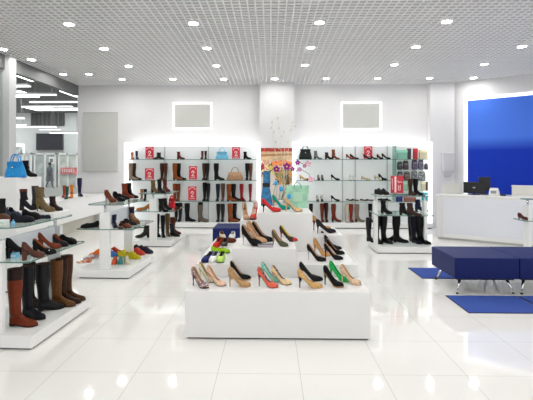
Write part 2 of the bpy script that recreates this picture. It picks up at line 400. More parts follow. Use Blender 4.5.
def m_at_z(py): return at_y(50, py, 29.6).z
# mall beyond
MALLF = pbr('mall_floor', (168, 167, 163), .3); MALLC = pbr('mall_ceiling', (86, 86, 87), .8); MALLW = pbr('mall_wall', (206, 208, 209), .7)
struct(MB().box(-34, -5.0, -2, 32, -.1, 0).build('floor_mall', MALLF))
struct(MB().box(-34, LW - .12, -2, 32, 5.3, 5.4).build('ceiling_mall', MALLC))
struct(MB().box(-34, X_at(77.5, BW) - .02, 30, 30.2, 0, 5.3).build('wall_mall', MALLW))
struct(MB().box(-13.2, X_at(77.5, BW) - .02, BW + .3, BW + .4, 4.0, 5.3).build('trim_6', MALLC))
YM = 29.9
def m_at(px, py, Y=YM): return at_y(px, py, Y)
def mall_rect(name, label, cat, x0, y0, x1, y1, Y, d, mat, group=None):
    a = m_at(x0, y1, Y); c = m_at(x1, y0, Y)
    o = MB().box(a.x, c.x, Y, Y + d, a.z, c.z).build(name, mat); return tag(o, label, cat, group)
STRIP = glow('strip_glow', (250, 252, 255), 1.5)
for (x0, x1, y, Y, h) in ((-4, 30, 87, 13, .03), (12, 56, 95.5, 15, .03), (30, 82, 102.7, 17, .035), (53, 82, 108.8, 19, .035), (-4, 26, 125.3, 24, .06), (12, 56, 127.5, 25, .06), (40, 60, 130, 26, .06), (50, 80, 133.5, 27, .06), (-4, 24, 119, 23, .07)):
    a, c = at_y(x0, y, Y), at_y(x1, y, Y)
    s = thing('strip_light', 'long white strip light under the dark mall ceiling beyond the glass', 'strip light', ((a.x + c.x) / 2, Y, a.z), 0, 'strip lights in the mall')
    w = (c.x - a.x) / 2
    MB().box(-w, w, -.06, .06, 0, h).build('tube', STRIP, s); MB().box(-w, w, -.08, .08, h, h + .05).build('housing', plain((150, 150, 150)), s)
    m2 = MB()
    for q in (-.8, .8): m2.tube([(q * w, 0, h + .05), (q * w, 0, 5.3 - a.z)], .015, 6)
    m2.build('hanger', plain((120, 120, 120)), s)
for k in range(10):  # added glowing panels that brighten the far shopfronts
    t_ = MB().box(-1.6, 1.6, -.9, .9, 0, .04).build('ceiling_glow_panel', glow('mall_fill_glow', (250, 250, 250), 5)); t_.location = (-9 - 5.2 * (k % 5), 22 + 5.5 * (k // 5), 5.255)
    tag(t_, 'wide added fill light panel flush in the far mall ceiling', 'light panel', 'added fill light panels in the mall')
# white bright ceiling tiles band seen through the glass
for k in range(5):
    p = at_y(14 + 5.2 * k, 72 + 2.0 * k, 12.5 + k * .8)
    t_ = MB().box(-.28, .28, -.3, .3, 0, .06).build('ceiling_glow_panel', glow('tile_glow', (245, 245, 245), 8)); t_.location = (p.x, p.y, p.z)
    tag(t_, 'bright square light panel up in the mall ceiling beyond the glass', 'light panel', 'light panels in the mall')
tvr = m_at(37, 150); tvs = m_at(63, 133.5)
tv = thing('wall_screen', 'dark wide screen high on the far mall wall beyond the glass', 'screen', ((tvr.x + tvs.x) / 2, YM, tvr.z))
w = (tvs.x - tvr.x) / 2; h = tvs.z - tvr.z
MB().box(-w, w, -.12, .1, 0, h).build('bezel', BLACKP, tv); MB().box(-w * .97, w * .97, -.13, -.115, h * .04, h * .96).build('screen', plain((16, 18, 36), .25), tv)
a, c = m_at(31, 126), m_at(64, 113)
dw = thing('shop_fascia', 'dark grey lattice fascia above the screen in the mall', 'fascia', ((a.x + c.x) / 2, YM, a.z))
w = (c.x - a.x) / 2; h = c.z - a.z
MB().box(-w, w, 0, .1, 0, h).build('board', plain((62, 62, 64), .7), dw)
mb = MB()
for k in range(9): mb.box(-w + k * w / 4.2, -w + k * w / 4.2 + .03, -.03, 0, 0, h)
mb.build('lattice', plain((96, 97, 100)), dw)
a, c = m_at(63, 174.2), m_at(79, 167.5)
rs = thing('shop_sign', 'pale red banner over the shopfront behind the glass wall', 'banner', ((a.x + c.x) / 2, YM - .36, a.z)); w = (c.x - a.x) / 2; h = c.z - a.z
MB().box(-w, w, 0, .06, 0, h).build('board', pbr('banner', (206, 120, 122), .6, var=.2, scale=3), rs)
mb = MB()
for k in range(6): mb.box(-w * .8 + k * w * .27, -w * .8 + k * w * .27 + w * .13, -.01, 0, h * .3, h * .75)
mb.build('lettering', plain((236, 214, 214)), rs)
a, c = m_at(10, 164), m_at(24, 144)
wf = thing('poster_frame', 'white framed poster on the far mall wall beyond the blue bag', 'poster', ((a.x + c.x) / 2, YM, a.z)); w = (c.x - a.x) / 2; h = c.z - a.z
MB().box(-w, w, 0, .1, 0, h).build('frame', LITFRAME, wf); MB().box(-w * .8, w * .8, -.02, 0, h * .1, h * .86).build('picture', pattern([(150, 154, 156), (190, 194, 196), (120, 126, 130)], 1.2, 'noise'), wf)
a, c = m_at(51.5, 164), m_at(56.5, 157)
wf = thing('poster_frame', 'small white framed picture on the wall above the walking person', 'poster', ((a.x + c.x) / 2, YM, a.z)); w = (c.x - a.x) / 2; h = c.z - a.z
MB().box(-w, w, -.34, -.3, 0, h).build('frame', plain((240, 240, 240)), wf); MB().box(-w * .6, w * .6, -.36, -.34, h * .25, h * .75).build('picture', plain((120, 122, 126)), wf)
for k, (x0, x1, cc) in enumerate(((0, 22, (196, 198, 198)), (24, 34, (206, 210, 208)), (36, 58, (176, 182, 182)), (60, 79, (198, 204, 198)))):
    a, c = m_at(x0, 214), m_at(x1, 153)
    s = thing('shopfront', ('pale shopfront beside the steel column in the mall', 'narrow glazed shopfront bay in the mall', 'shopfront behind the walking person', 'greenish shopfront under the pale red banner')[k], 'shopfront', ((a.x + c.x) / 2, YM - .3, 0), 0, 'shopfronts across the mall'); w = (c.x - a.x) / 2; h = c.z
    MB().box(-w, w, .1, .2, 0, h).build('glazing', pbr('shopfront_glass', cc, .2, var=.12, scale=1.5), s)
    mb = MB(); mb.box(-w, -w + .1, 0, .1, 0, h).box(w - .1, w, 0, .1, 0, h).box(-w, w, 0, .1, h - .12, h).box(-.05, .05, 0, .1, 0, h); mb.build('frame', plain((228, 228, 228)), s)
# person walking in the mall
pp = at_y(49.5, 166, 28.3); per = thing('person', 'person in a long grey coat walking through the mall beyond the glass', 'person', (pp.x, 28.3, 0), radians(15))
sk = bpy.data.meshes.new('body')
V = [(0, 0, .92), (0, 0, 1.15), (0, 0, 1.36), (.02, 0, 1.47), (.03, 0, 1.56), (.04, 0, 1.66), (.10, -.10, .9), (.16, -.10, .5), (.22, -.10, .09), (.34, -.10, .05), (-.05, .10, .9), (-.10, .10, .5), (-.24, .10, .14), (-.14, .10, .06), (0, -.2, 1.36), (.04, -.25, 1.1), (.14, -.24, .86), (0, .2, 1.36), (-.06, .25, 1.1), (-.02, .25, .86)]
Ed = [(0, 1), (1, 2), (2, 3), (3, 4), (4, 5), (0, 6), (6, 7), (7, 8), (8, 9), (0, 10), (10, 11), (11, 12), (12, 13), (2, 14), (14, 15), (15, 16), (2, 17), (17, 18), (18, 19)]
R = [.14, .12, .15, .06, .09, .08, .085, .055, .04, .035, .085, .055, .04, .035, .06, .045, .035, .06, .045, .035]
sk.from_pydata(V, Ed, []); bo = bpy.data.objects.new('body', sk); COL.objects.link(bo); bo.parent = per
sk_m = bo.modifiers.new('skin', 'SKIN'); bo.modifiers.new('sub', 'SUBSURF').levels = 1
for i, v in enumerate(sk.skin_vertices[0].data): v.radius = (R[i], R[i]); v.use_root = (i == 0)
sk.materials.append(pbr('person_dark', (60, 58, 60), .7))
mb = MB(); rings = []
for z, rx, ry in ((.5, .24, .27), (.75, .22, .25), (1.0, .18, .22), (1.2, .19, .25), (1.38, .16, .24), (1.46, .08, .10)):
    rings.append([(rx * cos(2 * pi * j / 16) + .01, ry * sin(2 * pi * j / 16), z) for j in range(16)])
mb.loft(rings, True).build('coat', pbr('coat_grey', (84, 88, 96), .9, var=.1, scale=20), per, True)
for s in (-1, 1): MB().tube([(0, s * .22, 1.38), (s * -.05, s * .28, 1.12), (s * -.1, s * .27, .9)], [.085, .07, .055], 8).build('sleeve', pbr('coat_grey', (84, 88, 96), .9), per, True)
MB().ball((.02, 0, 1.67), .11, .10, .10).build('hair', plain((40, 34, 32), .8), per, True)

# ------------------------------------------------------------------ long wall-hung counter along the glass
ctr = thing('wall_counter', 'long low white counter running along the glazed side wall', 'counter', (-4.5, 8.6, 0))
MB().box(-.36, .30, -2.1, 2.1, .345, .80).build('body', WHITE, ctr, bevel=.008)
MB().box(-.36, .02, -2.1, 2.1, 0, .345).build('plinth', pbr('recess_beige', (214, 211, 200), .6), ctr)
MB().box(-.36, .02 + .3, -2.12, 2.1, .80, .815).build('top', WHITE, ctr, bevel=.003)
ZC = .815
boot('short orange boot standing on the low counter along the glass', (69.5, 198), (72.5, 199), ZC, .28, (206, 112, 24), 'boots on the wall counter', loc=(Vector((*at_z(71, 198, ZC)[:2], ZC)), radians(-80), .22), name='ankle_boot', strap=(30, 26, 22))
boot('short dark green boot on the low counter beside the orange boot', 0, 0, ZC, .26, (34, 78, 62), 'boots on the wall counter', loc=(Vector((*at_z(66.4, 199, ZC)[:2], ZC)), radians(-75), .22), name='ankle_boot')
boot('short red boot half behind the dark green boot on the counter', 0, 0, ZC, .26, (150, 52, 40), 'boots on the wall counter', loc=(Vector((*at_z(63.8, 197.3, ZC)[:2], ZC)), radians(-75), .22), name='ankle_boot')
boot('tall navy boot standing alone at the far end of the counter', 0, 0, ZC, .42, NVY, 'boots on the wall counter', loc=(Vector((-4.34, 9.6, ZC)), radians(-50), .25), name='tall_boot')

# wall art and grey board
def art(label, x0, y0, x1, y1, frame=True):
    Y = BW - .04; a, c = at_y(x0, y1, Y), at_y(x1, y0, Y); w = (c.x - a.x) / 2; h = c.z - a.z
    r = thing('wall_picture' if frame else 'wall_board', label, 'picture' if frame else 'board', ((a.x + c.x) / 2, BW, a.z))
    if frame:
        b = .04; mb = MB(); mb.box(-w, -w + b, -.06, -.001, 0, h).box(w - b, w, -.06, -.001, 0, h).box(-w + b, w - b, -.06, -.001, 0, b).box(-w + b, w - b, -.06, -.001, h - b, h)
        mb.build('frame', LITFRAME, r); MB().box(-w + b, w - b, -.035, -.001, b, h - b).build('panel', GREYP, r)
    else:
        MB().box(-w, w, -.05, -.001, 0, h).build('panel', GREYP, r, bevel=.004); MB().box(-w * .97, w * .97, -.06, -.051, h * .985, h * .998).build('edge_strip', plain((160, 161, 158)), r)
art('wide grey picture in a lit white frame above the boot wall unit', 173, 102.5, 212, 129.5)
art('wide grey picture in a lit white frame above the handbag and pump wall unit', 341, 102, 381.5, 130)
art('tall plain grey board on the white wall beside the glazing', 83, 112.3, 117.5, 171.5, False)

# ------------------------------------------------------------------ wall shelving units
SA, SB, SC_, SD = 1.675, 1.16, .645, .135; YF, YI = 10.32, 10.50
SHELVES = {'A': SA, 'B': SB, 'C': SC_, 'D': SD}
def wall_unit(label, x0, x1, uprights):
    a, c = X_at(x0, YF), X_at(x1, YF); m_ = (a + c) / 2; w = (c - a) / 2
    r = thing('shelf_unit', label, 'shelf unit', (m_, YF, 0)); D = BW - .01 - YF; zt = EYE + (CY - 142) / F * YF; b = .082
    mb = MB(); mb.box(-w, -w + b, 0, D, .135, zt).box(w - b, w, 0, D, .135, zt).box(-w + b, w - b, 0, D, zt - .085, zt); mb.build('frame', LITFRAME, r)
    MB().box(-w + b, w - b, D - .02, D, .135, zt - .085).build('back_panel', pbr('unit_back', (224, 226, 228), .5, emit=.04, ecol=(255, 255, 255)), r)
    MB().box(-w, w, -.04, D, .02, .133).build('plinth', WHITE, r, bevel=.006); MB().box(-w + .03, w - .03, .0, D, 0, .02).build('plinth_recess', plain((90, 90, 90)), r)
    for z in (SA, SB, SC_):
        s = MB(); s.box(-w + b + .002, w - b - .002, .032, D - .022, z - .012, z); so = s.build('glass_shelf', SHELFG, r)
        MB().box(-w + b + .002, w - b - .002, .022, .032, z - .012, z).build('shelf_edge', EDGEG, so)
    for px in uprights:
        u = X_at(px, 10.6) - m_; MB().box(u - .008, u + .008, D - .05, D - .02, .135, zt - .085).build('upright', STEEL, r)
    return r
wall_unit('white lit wall unit of glass shelves filled with boots', 124.2, 260.2, (164, 208))
wall_unit('white lit wall unit of glass shelves filled with pumps and bags', 292.5, 432.5, (343, 356, 388))
WIT = 'footwear in the wall units'
def wl(px, sh, face=0, L=.25, y=YI): return (Vector((X_at(px, y), y, SHELVES[sh])), radians(face), L)
FRT = -90
U1 = 'boots in the boot wall unit'; U2 = 'footwear in the pump wall unit'
def ab(lab, px, sh, face, col, H=.2, hh=.05, grp=U1, L=.2, **k): return boot(lab, 0, 0, 0, H, col, grp, hh=hh, loc=wl(px, sh, face, L), name='ankle_boot', **k)
def tb(lab, px, sh, face, col, H=.42, hh=.03, grp=U1, L=.25, y=YI, **k): return boot(lab, 0, 0, 0, H, col, grp, hh=hh, loc=wl(px, sh, face, L, y), **k)
# --- boot unit, top shelf
ab('small orange-brown ankle boot at the outer end of the top boot shelf', 132.6, 'A', -60, (150, 76, 22), .18)
ab('small navy ankle boot beside the orange-brown one on the top shelf', 137.2, 'A', -60, NVY, .21)
ab('black and green ankle boot just past the first red sign, top shelf', 156.8, 'A', 200, (36, 44, 32), .17)
ab('green-black ankle boot with pointed toe turned away from its twin', 160.5, 'A', -10, (32, 40, 30), .17, toe='point')
ab('burgundy ankle boot alone in the middle of the top boot shelf', 181, 'A', 0, (92, 28, 26), .19, .035)
ab('brown ankle boot facing out, beside the pale blue handbag', 202, 'A', FRT, (92, 52, 40), .21)
ab('dark ankle boot facing out, between brown boot and pale blue bag', 205.6, 'A', FRT + 8, (40, 30, 30), .21)
ab('black ankle boot at the pillar end of the top boot shelf', 247.5, 'A', 0, BLK, .19, .035)
handbag('pale blue handbag with two handles on the top boot shelf', (X_at(222, 10.46), 10.46, SA), 0, .33, .19, .13, (116, 186, 218), 'handbags in the shop', .13)
# second shelf
tb('taupe tall boot at the outer end of the second boot shelf', 133.5, 'B', 0, (128, 112, 96), y=10.43)
tb('dark brown tall boot tucked behind the taupe boot, second shelf', 136.8, 'B', 10, (50, 36, 32), y=10.57)
tb('dark brown tall boot facing out beyond the second-shelf corner sign', 161.2, 'B', FRT, (62, 34, 28))
tb('brown tall boot facing out, twin of the dark brown one', 164.8, 'B', FRT, (84, 48, 34))
tb('tan tall boot with heel on the second boot shelf', 178, 'B', 0, (126, 66, 24), y=10.43, hh=.05)
tb('black tall boot standing behind the tan one, second shelf', 181.5, 'B', 5, BLK, y=10.57)
tb('brown-black tall boot facing out in the middle of second shelf', 203.8, 'B', FRT, (66, 44, 36))
tb('black tall boot facing out beside the brown-black one, second shelf', 207, 'B', FRT, (32, 28, 28))
tb('black tall boot in profile between boots and brown handbag', 219.5, 'B', 0, BLK, hh=.04, L=.26)
handbag('brown beige handbag with arched handles on the second boot shelf', (X_at(235, 10.46), 10.46, SB), 0, .42, .20, .16, (156, 120, 92), 'handbags in the shop', .15, (176, 140, 108))
tb('black tall boot facing out at the pillar end, second shelf', 247, 'B', FRT, BLK)
tb('brown tall boot facing out at the pillar end, second shelf', 250.6, 'B', FRT, (92, 62, 46))
# third shelf
ab('tan calf boot facing out on the third shelf near its outer end', 141, 'C', FRT, (150, 108, 68), .29, grp=U1)
ab('black calf boot facing out beside the tan calf boot', 144.6, 'C', FRT, BLK, .29)
tb('orange-tan tall boot facing out on the third shelf', 174.2, 'C', FRT, (122, 58, 24))
tb('rust-orange tall boot facing out, twin of the orange-tan boot', 177.8, 'C', FRT, (112, 50, 22))
tb('black tall boot facing out past the third-shelf sign', 204.2, 'C', FRT, BLK, .45)
tb('black shiny tall boot, nearer the slim blue-black boot', 207.8, 'C', FRT, (26, 24, 26), .43)
tb('slim blue-black tall boot facing out on the third shelf', 217.5, 'C', FRT, (34, 42, 56), .42)
tb('slim brown tall boot facing out beside the blue-black boot', 222.6, 'C', FRT, (90, 68, 56), .43)
tb('tan tall boot with dark sole in profile, third shelf', 232, 'C', 0, (122, 62, 22), hh=.045, y=10.42)
tb('black tall boot behind the tan boot, third shelf', 236.5, 'C', 5, DK, y=10.58)
tb('red tall boot standing on the third shelf', 243, 'C', -55, (138, 28, 26), .42, L=.23)
tb('slim burgundy tall boot at the pillar end, third shelf', 250.2, 'C', FRT, (112, 26, 26), .42, L=.22)
# bottom plinth
tb('black tall boot on the plinth nearest the boot gondola', 175.5, 'D', FRT, BLK, .45)
tb('second black tall boot on the plinth, in from the boot gondola', 179.6, 'D', FRT, (26, 26, 30), .45)
tb('black tall boot in profile on the plinth, standing alone', 190.5, 'D', 0, BLK, .45, L=.27)
tb('grey-brown tall boot in profile on the plinth', 203.5, 'D', 0, (96, 86, 76), .42, L=.27, y=10.42)
tb('black tall boot rising behind the grey-brown boot', 203.5, 'D', 5, BLK, .47, y=10.58)
tb('black tall boot facing out at the plinth, near navy ottoman', 218, 'D', FRT, (34, 34, 34), .43)
tb('dark grey tall boot facing out, beside the plinth tan boot', 222.4, 'D', FRT, (44, 42, 42), .43)
tb('tan tall boot in profile on the plinth', 233.5, 'D', 0, (124, 64, 24), .45, L=.27, y=10.42)
tb('black tall boot behind the plinth tan boot', 237.5, 'D', 5, DK, .44, y=10.58)

# --- pump unit
G2 = U2
def wp(lab, px, sh, face, col, lin_c=NUDE, hh=.075, **k):
    k.setdefault('toe', 'point'); return pump(lab, 0, 0, 0, col, lin_c, hh=hh, group=G2, loc=wl(px, sh, face, k.pop('L', .22), k.pop('y', YI)), **k)
def wfl(lab, px, sh, face, col, lin_c=(60, 50, 46), **k): return flat(lab, 0, 0, 0, col, lin_c, group=G2, loc=wl(px, sh, face, k.pop('L', .22), k.pop('y', YI)), **k)
handbag('black structured handbag with round handle on the top pump shelf', (X_at(305.3, 10.46), 10.46, SA), 0, .33, .25, .15, (30, 36, 34), 'handbags in the shop', .12)
ab('grey patterned ankle boot beside the black handbag', 318, 'A', 0, (118, 116, 114), .21, .07, G2)
ab('dark brown low boot beside the rust ankle boot', 329, 'A', 0, (50, 36, 32), .17, .06, G2)
ab('rust ankle boot on the top pump shelf', 336, 'A', 0, (128, 62, 40), .24, .07, G2, y=10.0) if False else ab('rust ankle boot on the top pump shelf', 335.8, 'A', 0, (128, 62, 40), .24, .07, G2)
wp('rust pump with black heel on the top pump shelf', 350, 'A', -25, (140, 52, 40), y=10.42, heelc=BLK, L=.2)
wp('black pump leaning behind the rust pump', 354.5, 'A', -5, BLK, y=10.57)
wp('black pump in front of the pump-shelf red sign', 367.5, 'A', -20, BLK, y=10.40, L=.2)
wp('black low pump just beyond the pump-shelf red sign', 374, 'A', 0, BLK, hh=.05, L=.16, Lr=(.1, .3))
wp('black pump seen from its heel, top pump shelf', 380.2, 'A', -60, BLK)
wp('black strappy pump nearest the glass cabinet, top shelf', 386.3, 'A', -30, BLK, hh=.09)
wp('beige and black pump behind the orchid flowers', 304, 'B', 5, BEI, BLK, heelc=BLK, toecol=BLK)
wp('dark pump facing out, second pump shelf, nearer the orchids', 318.6, 'B', FRT, (40, 34, 34), (150, 130, 118), hh=.07)
wp('dark pump facing out, second pump shelf, twin farther from orchids', 322.4, 'B', FRT, (40, 34, 34), (150, 130, 118), hh=.07)
wp('black pump in profile in the middle of second pump shelf', 335.5, 'B', 0, BLK, hh=.085)
wp('white pump facing out with black sole, nearer the uprights', 350.4, 'B', FRT, (226, 222, 216), (240, 236, 228), solec=BLK)
wp('white pump facing out with black sole, beside the beige low pump', 354.4, 'B', FRT, (226, 222, 216), (240, 236, 228), solec=BLK)
wp('beige low pump in profile on the second pump shelf', 366, 'B', 0, (188, 170, 140), hh=.04, L=.24)
wp('beige pump with black trim beside the red poster', 379, 'B', -15, (206, 190, 166), toecol=BLK, heelc=BLK, y=10.42)
wp('black and beige pump behind the black-trimmed beige one', 383, 'B', 0, BLK, (220, 200, 176), y=10.58, hh=.10)
wfl('small black flat shoe next to the mint bag', 305.5, 'C', 10, BLK, L=.14, Lr=(.1, .3))
wp('black pump with pale lining facing out, nearer the mint bag', 317.5, 'C', FRT, (34, 32, 32), (226, 214, 200), hh=.085)
wp('black pump with pale lining facing out, twin farther from mint bag', 322, 'C', FRT, (34, 32, 32), (226, 214, 200), hh=.085)
wp('black pump in profile on the third pump shelf', 335.5, 'C', 0, BLK, hh=.085)
wfl('brown and black flat facing out on third pump shelf', 350, 'C', -45, (52, 40, 36), (150, 110, 72))
wfl('black flat with tan inside on third pump shelf', 355.6, 'C', -45, (30, 26, 26), (150, 110, 72))
wfl('dark loafer on the third pump shelf by the gondola post', 364.6, 'C', -30, (40, 32, 32), (70, 54, 48))
wfl('dark loafer half hidden by the gondola post, third shelf', 370.6, 'C', -30, (34, 30, 30), (70, 54, 48))
wfl('black trainer on third shelf seen under the gondola glass', 381.8, 'C', -45, (28, 28, 30), lace=(60, 60, 60))
wfl('black trainer on third shelf, nearer the navy packet', 387.2, 'C', -45, (28, 28, 30), lace=(60, 60, 60))
tb('black tall boot on the plinth beside the top plinth block', 311.2, 'D', FRT, BLK, .44, grp=G2)
tb('rust-red tall boot facing out on the pump unit plinth', 322.4, 'D', FRT, (108, 38, 24), .44, grp=G2)
tb('dark brown tall boot facing out beside the rust-red boot', 326.6, 'D', FRT, (44, 28, 26), .46, grp=G2)
tb('rust heeled tall boot in profile on the pump unit plinth', 336.6, 'D', 0, (104, 44, 28), .44, .07, grp=G2)
tb('cream tall boot facing out on the pump unit plinth', 347.4, 'D', FRT, (202, 188, 168), .43, grp=G2)
tb('rust tall boot facing out beside the cream boot', 351.6, 'D', FRT, (134, 48, 34), .43, grp=G2)
tb('taupe heeled tall boot in profile on the pump unit plinth', 360, 'D', 0, (124, 106, 92), .43, .06, grp=G2)
tb('black tall boot on the plinth behind the gondola post', 371, 'D', FRT, BLK, .44, grp=G2)

# red signs in acrylic stands
def stroke(mb, pts, w, y): 
    for a, c in zip(pts, pts[1:]):
        a = Vector((a[0], 0, a[1])); c = Vector((c[0], 0, c[1])); d = (c - a).normalized(); n = Vector((-d.z, 0, d.x)) * w / 2; a -= d * w * .3; c += d * w * .3
        q = [a - n, c - n, c + n, a + n]; k = len(mb.v)
        mb.v += [(p.x, y, p.z) for p in q] + [(p.x, y + .002, p.z) for p in q]
        for f in ((0, 1, 2, 3), (7, 6, 5, 4), (0, 4, 5, 1), (1, 5, 6, 2), (2, 6, 7, 3), (3, 7, 4, 0)): mb.f.append(tuple(k + i for i in f)); mb.m.append(0)
def sign(label, loc, w, h, style, rz=0, foot=.02):
    r = thing('sale_sign', label, 'sign', loc, rz, 'red sale signs')
    MB().box(-w / 2, w / 2, -.004, .004, foot, foot + h).build('panel', SIGNRED, r)
    s = MB(); s.box(-w * .3, w * .3, -.06, .06, 0, .004).box(-w / 2, w / 2, .005, .008, 0, foot + h).build('stand', ACRYL, r)
    m = MB(); y = -.0062; X = lambda u: (u - .5) * w; Z = lambda v: foot + v * h
    if style == 'wide':
        m.box(X(.30), X(.44), y, y + .002, Z(.03), Z(.97))
        stroke(m, [(X(.55), Z(.72)), (X(.62), Z(.60)), (X(.72), Z(.66)), (X(.90), Z(.62))], w * .05, y)
        for v in (.46, .30): stroke(m, [(X(.60), Z(v)), (X(.60), Z(v - .12)), (X(.75), Z(v - .12)), (X(.75), Z(v))], w * .045, y)
        stroke(m, [(X(.12), Z(.85)), (X(.16), Z(.2))], w * .03, y)
    else:
        arc = [(X(.5 + .34 * cos(a)), Z(.78 + .14 * sin(a))) for a in [pi * (1.05 - 1.1 * i / 8) for i in range(9)]]
        stroke(m, arc, w * .07, y)
        two = [(X(.34), Z(.50)), (X(.42), Z(.62)), (X(.58), Z(.62)), (X(.64), Z(.52)), (X(.52), Z(.40)), (X(.36), Z(.26)), (X(.68), Z(.26))]
        if style == 'none': two = [(X(.5 + .2 * cos(a)), Z(.45 + .17 * sin(a))) for a in [2 * pi * i / 12 for i in range(13)]] + [(X(.6), Z(.2))]
        stroke(m, two, w * .09, y); stroke(m, [(X(.2), Z(.12)), (X(.8), Z(.12))], w * .05, y)
    m.build('lettering', SIGNWHITE, r)
def wsign(label, x0, x1, y0, sh, style='two', y=10.44):
    a, c = X_at(x0, y), X_at(x1, y); z = SHELVES[sh]; zt = at_y(x0, y0, y).z
    sign(label, ((a + c) / 2, y, z), c - a, zt - z - .02, style)
wsign('red sale sign on the top boot shelf, beside green-black ankle boots', 145.5, 153.7, 146.8, 'A')
wsign('red sale sign on the top boot shelf beside the pale blue handbag', 232, 240, 147.2, 'A', 'ring')
wsign('red sale sign on second boot shelf, between taupe and brown boots', 145, 154, 168.3, 'B', 'ring')
wsign('red sale sign on second boot shelf beside the tan boot', 189, 197, 166, 'B')
wsign('red sale sign on the third boot shelf', 188.2, 196.4, 186.3, 'C')
wsign('pale red sale sign on the top pump shelf behind black pumps', 364, 372.3, 146.3, 'A', 'ring', 10.58)

# packets, boxes and bags in the glass cabinet end of the pump unit
cab0, cab1 = X_at(396, YF - .02), X_at(431, YF - .02)
cb = thing('glass_cabinet', 'slim glass cabinet of boxes and bags at the corner column', 'cabinet', (cab0, YF - .03, 0))
gl = MB(); gl.box(-.006, 0, -.02, .30, .66, 2.0); gl.build('side_pane', glass('cabinet_glass', (206, 228, 222)), cb)
ROWZ = [1.70, 1.425, 1.15, .92]
rowz = [at_y(410, y, 10.4).z for y in (157.6, 169.6, 181.2, 190.6, 201.6)]
for z in rowz[:4]:
    if abs(z - SA) > .06 and abs(z - SB) > .06:
        MB().box(.01, cab1 - cab0 - .06, .07, .36, z - .010, z).build('glass_shelf', SHELFG, cb)
CG = 'packets in the glass cabinet'
def packet(lab, x0, x1, y0, row, col, name='gift_box', d=.10, Y=10.44):
    a, c = X_at(x0, Y), X_at(x1, Y); z = rowz[row]
    for s in (SA, SB, SC_):
        if abs(z - s) <= .06: z = s
    h = max(.03, at_y(x0, y0, Y).z - z); w = (c - a) / 2
    r = thing(name, lab, 'box', ((a + c) / 2, Y, z + .0005), 0, CG)
    MB().box(-w + .004, w - .004, -d / 2, d / 2, 0, h * .72).build('box_base', plain(col, .5), r, bevel=.003)
    MB().box(-w + .002, w - .002, -d / 2 - .003, d / 2 + .003, h * .72, h).build('lid', plain([min(255, x * 1.12 + 6) for x in col], .5), r, bevel=.003)
def clutch(lab, x0, x1, y0, row, col, Y=10.44):
    a, c = X_at(x0, Y), X_at(x1, Y); z = rowz[row]
    for s in (SA, SB, SC_):
        if abs(z - s) <= .06: z = s
    h = at_y(x0, y0, Y).z - z; w = (c - a) / 2 - .004
    r = thing('clutch_bag', lab, 'handbag', ((a + c) / 2, Y, z + .0005), 0, 'small bags in the glass cabinet')
    mb = MB(); mb.loft([[(w * q * math.copysign(abs(cos(t)) ** .5, cos(t)), d * math.copysign(abs(sin(t)) ** .7, sin(t)), zz) for t in [2 * pi * j / 16 for j in range(16)]] for q, d, zz in ((.9, .05, 0), (1, .06, h * .2), (.97, .045, h * .65), (.88, .02, h * .9))], True, True, True).build('body', pattern([col, [x * .6 for x in col], [min(255, x * 1.5 + 10) for x in col]], 40, 'noise'), r, True)
    MB().tube([(w * .6 * cos(q), 0, h * .85 + h * .16 * sin(q)) for q in [pi * j / 8 for j in range(9)]], .006, 6).build('handle', plain((30, 28, 30)), r, True)
    MB().box(-w * .7, w * .7, -.062, -.05, h * .5, h * .62).build('zip', plain((120, 120, 124), .3, .8), r)
packet('mint green box on the top row of the glass cabinet', 397, 407, 150, 0, (136, 190, 170))
packet('dark slate box between mint box and red packet', 407.3, 410.6, 148.5, 0, (62, 60, 72))
packet('red upright packet on the top row of the glass cabinet', 413.3, 417.3, 148.5, 0, (188, 50, 58))
packet('cream box on the top row of the cabinet, at the column', 419, 427.5, 150, 0, (214, 208, 180))
clutch('black small bag at the inner end of the cabinet second row', 397, 402.5, 161.5, 1, (34, 34, 42))
clutch('dark maroon small bag second in the cabinet second row', 402.8, 408.6, 160.2, 1, (56, 40, 52))
clutch('purple-grey small bag in the middle of the cabinet second row', 411.5, 417.6, 158.4, 1, (84, 68, 98))
clutch('blue-grey small bag in the cabinet second row, beside the purple', 418, 423.6, 159, 1, (92, 88, 112))
clutch('slate grey small bag at the column end, second row', 424, 430, 163, 1, (74, 80, 92))
clutch('dark green-grey bag at the inner end of the cabinet third row', 397, 403, 171, 2, (70, 76, 74))
clutch('reddish brown bag second in the cabinet third row', 403.4, 410, 171.5, 2, (98, 74, 66))
clutch('mid-grey bag third in the cabinet third row', 411, 417.4, 170.5, 2, (110, 110, 112))
clutch('light grey bag at the column end, third row', 418, 425.5, 171, 2, (140, 144, 146))
packet('mint box on the fourth cabinet row beside the red poster', 402.6, 406.6, 181.8, 3, (150, 196, 168))
packet('cream box on the fourth cabinet row next to mint box', 406.9, 410.8, 181.8, 3, (216, 206, 170))
packet('cream box on the fourth row beyond the black boots', 421, 425.2, 181.6, 3, (218, 210, 176))
packet('plum box at the column end of the fourth row', 425.6, 430.4, 181.8, 3, (88, 62, 72))
packet('navy packet low in the glass cabinet', 396.3, 402.2, 196.2, 4, (44, 44, 112))
packet('flat reddish packet low in the glass cabinet', 404, 415.5, 197, 4, (150, 96, 84))
packet('bright teal box low in the glass cabinet at the column', 422, 430.6, 192.6, 4, (46, 158, 172))

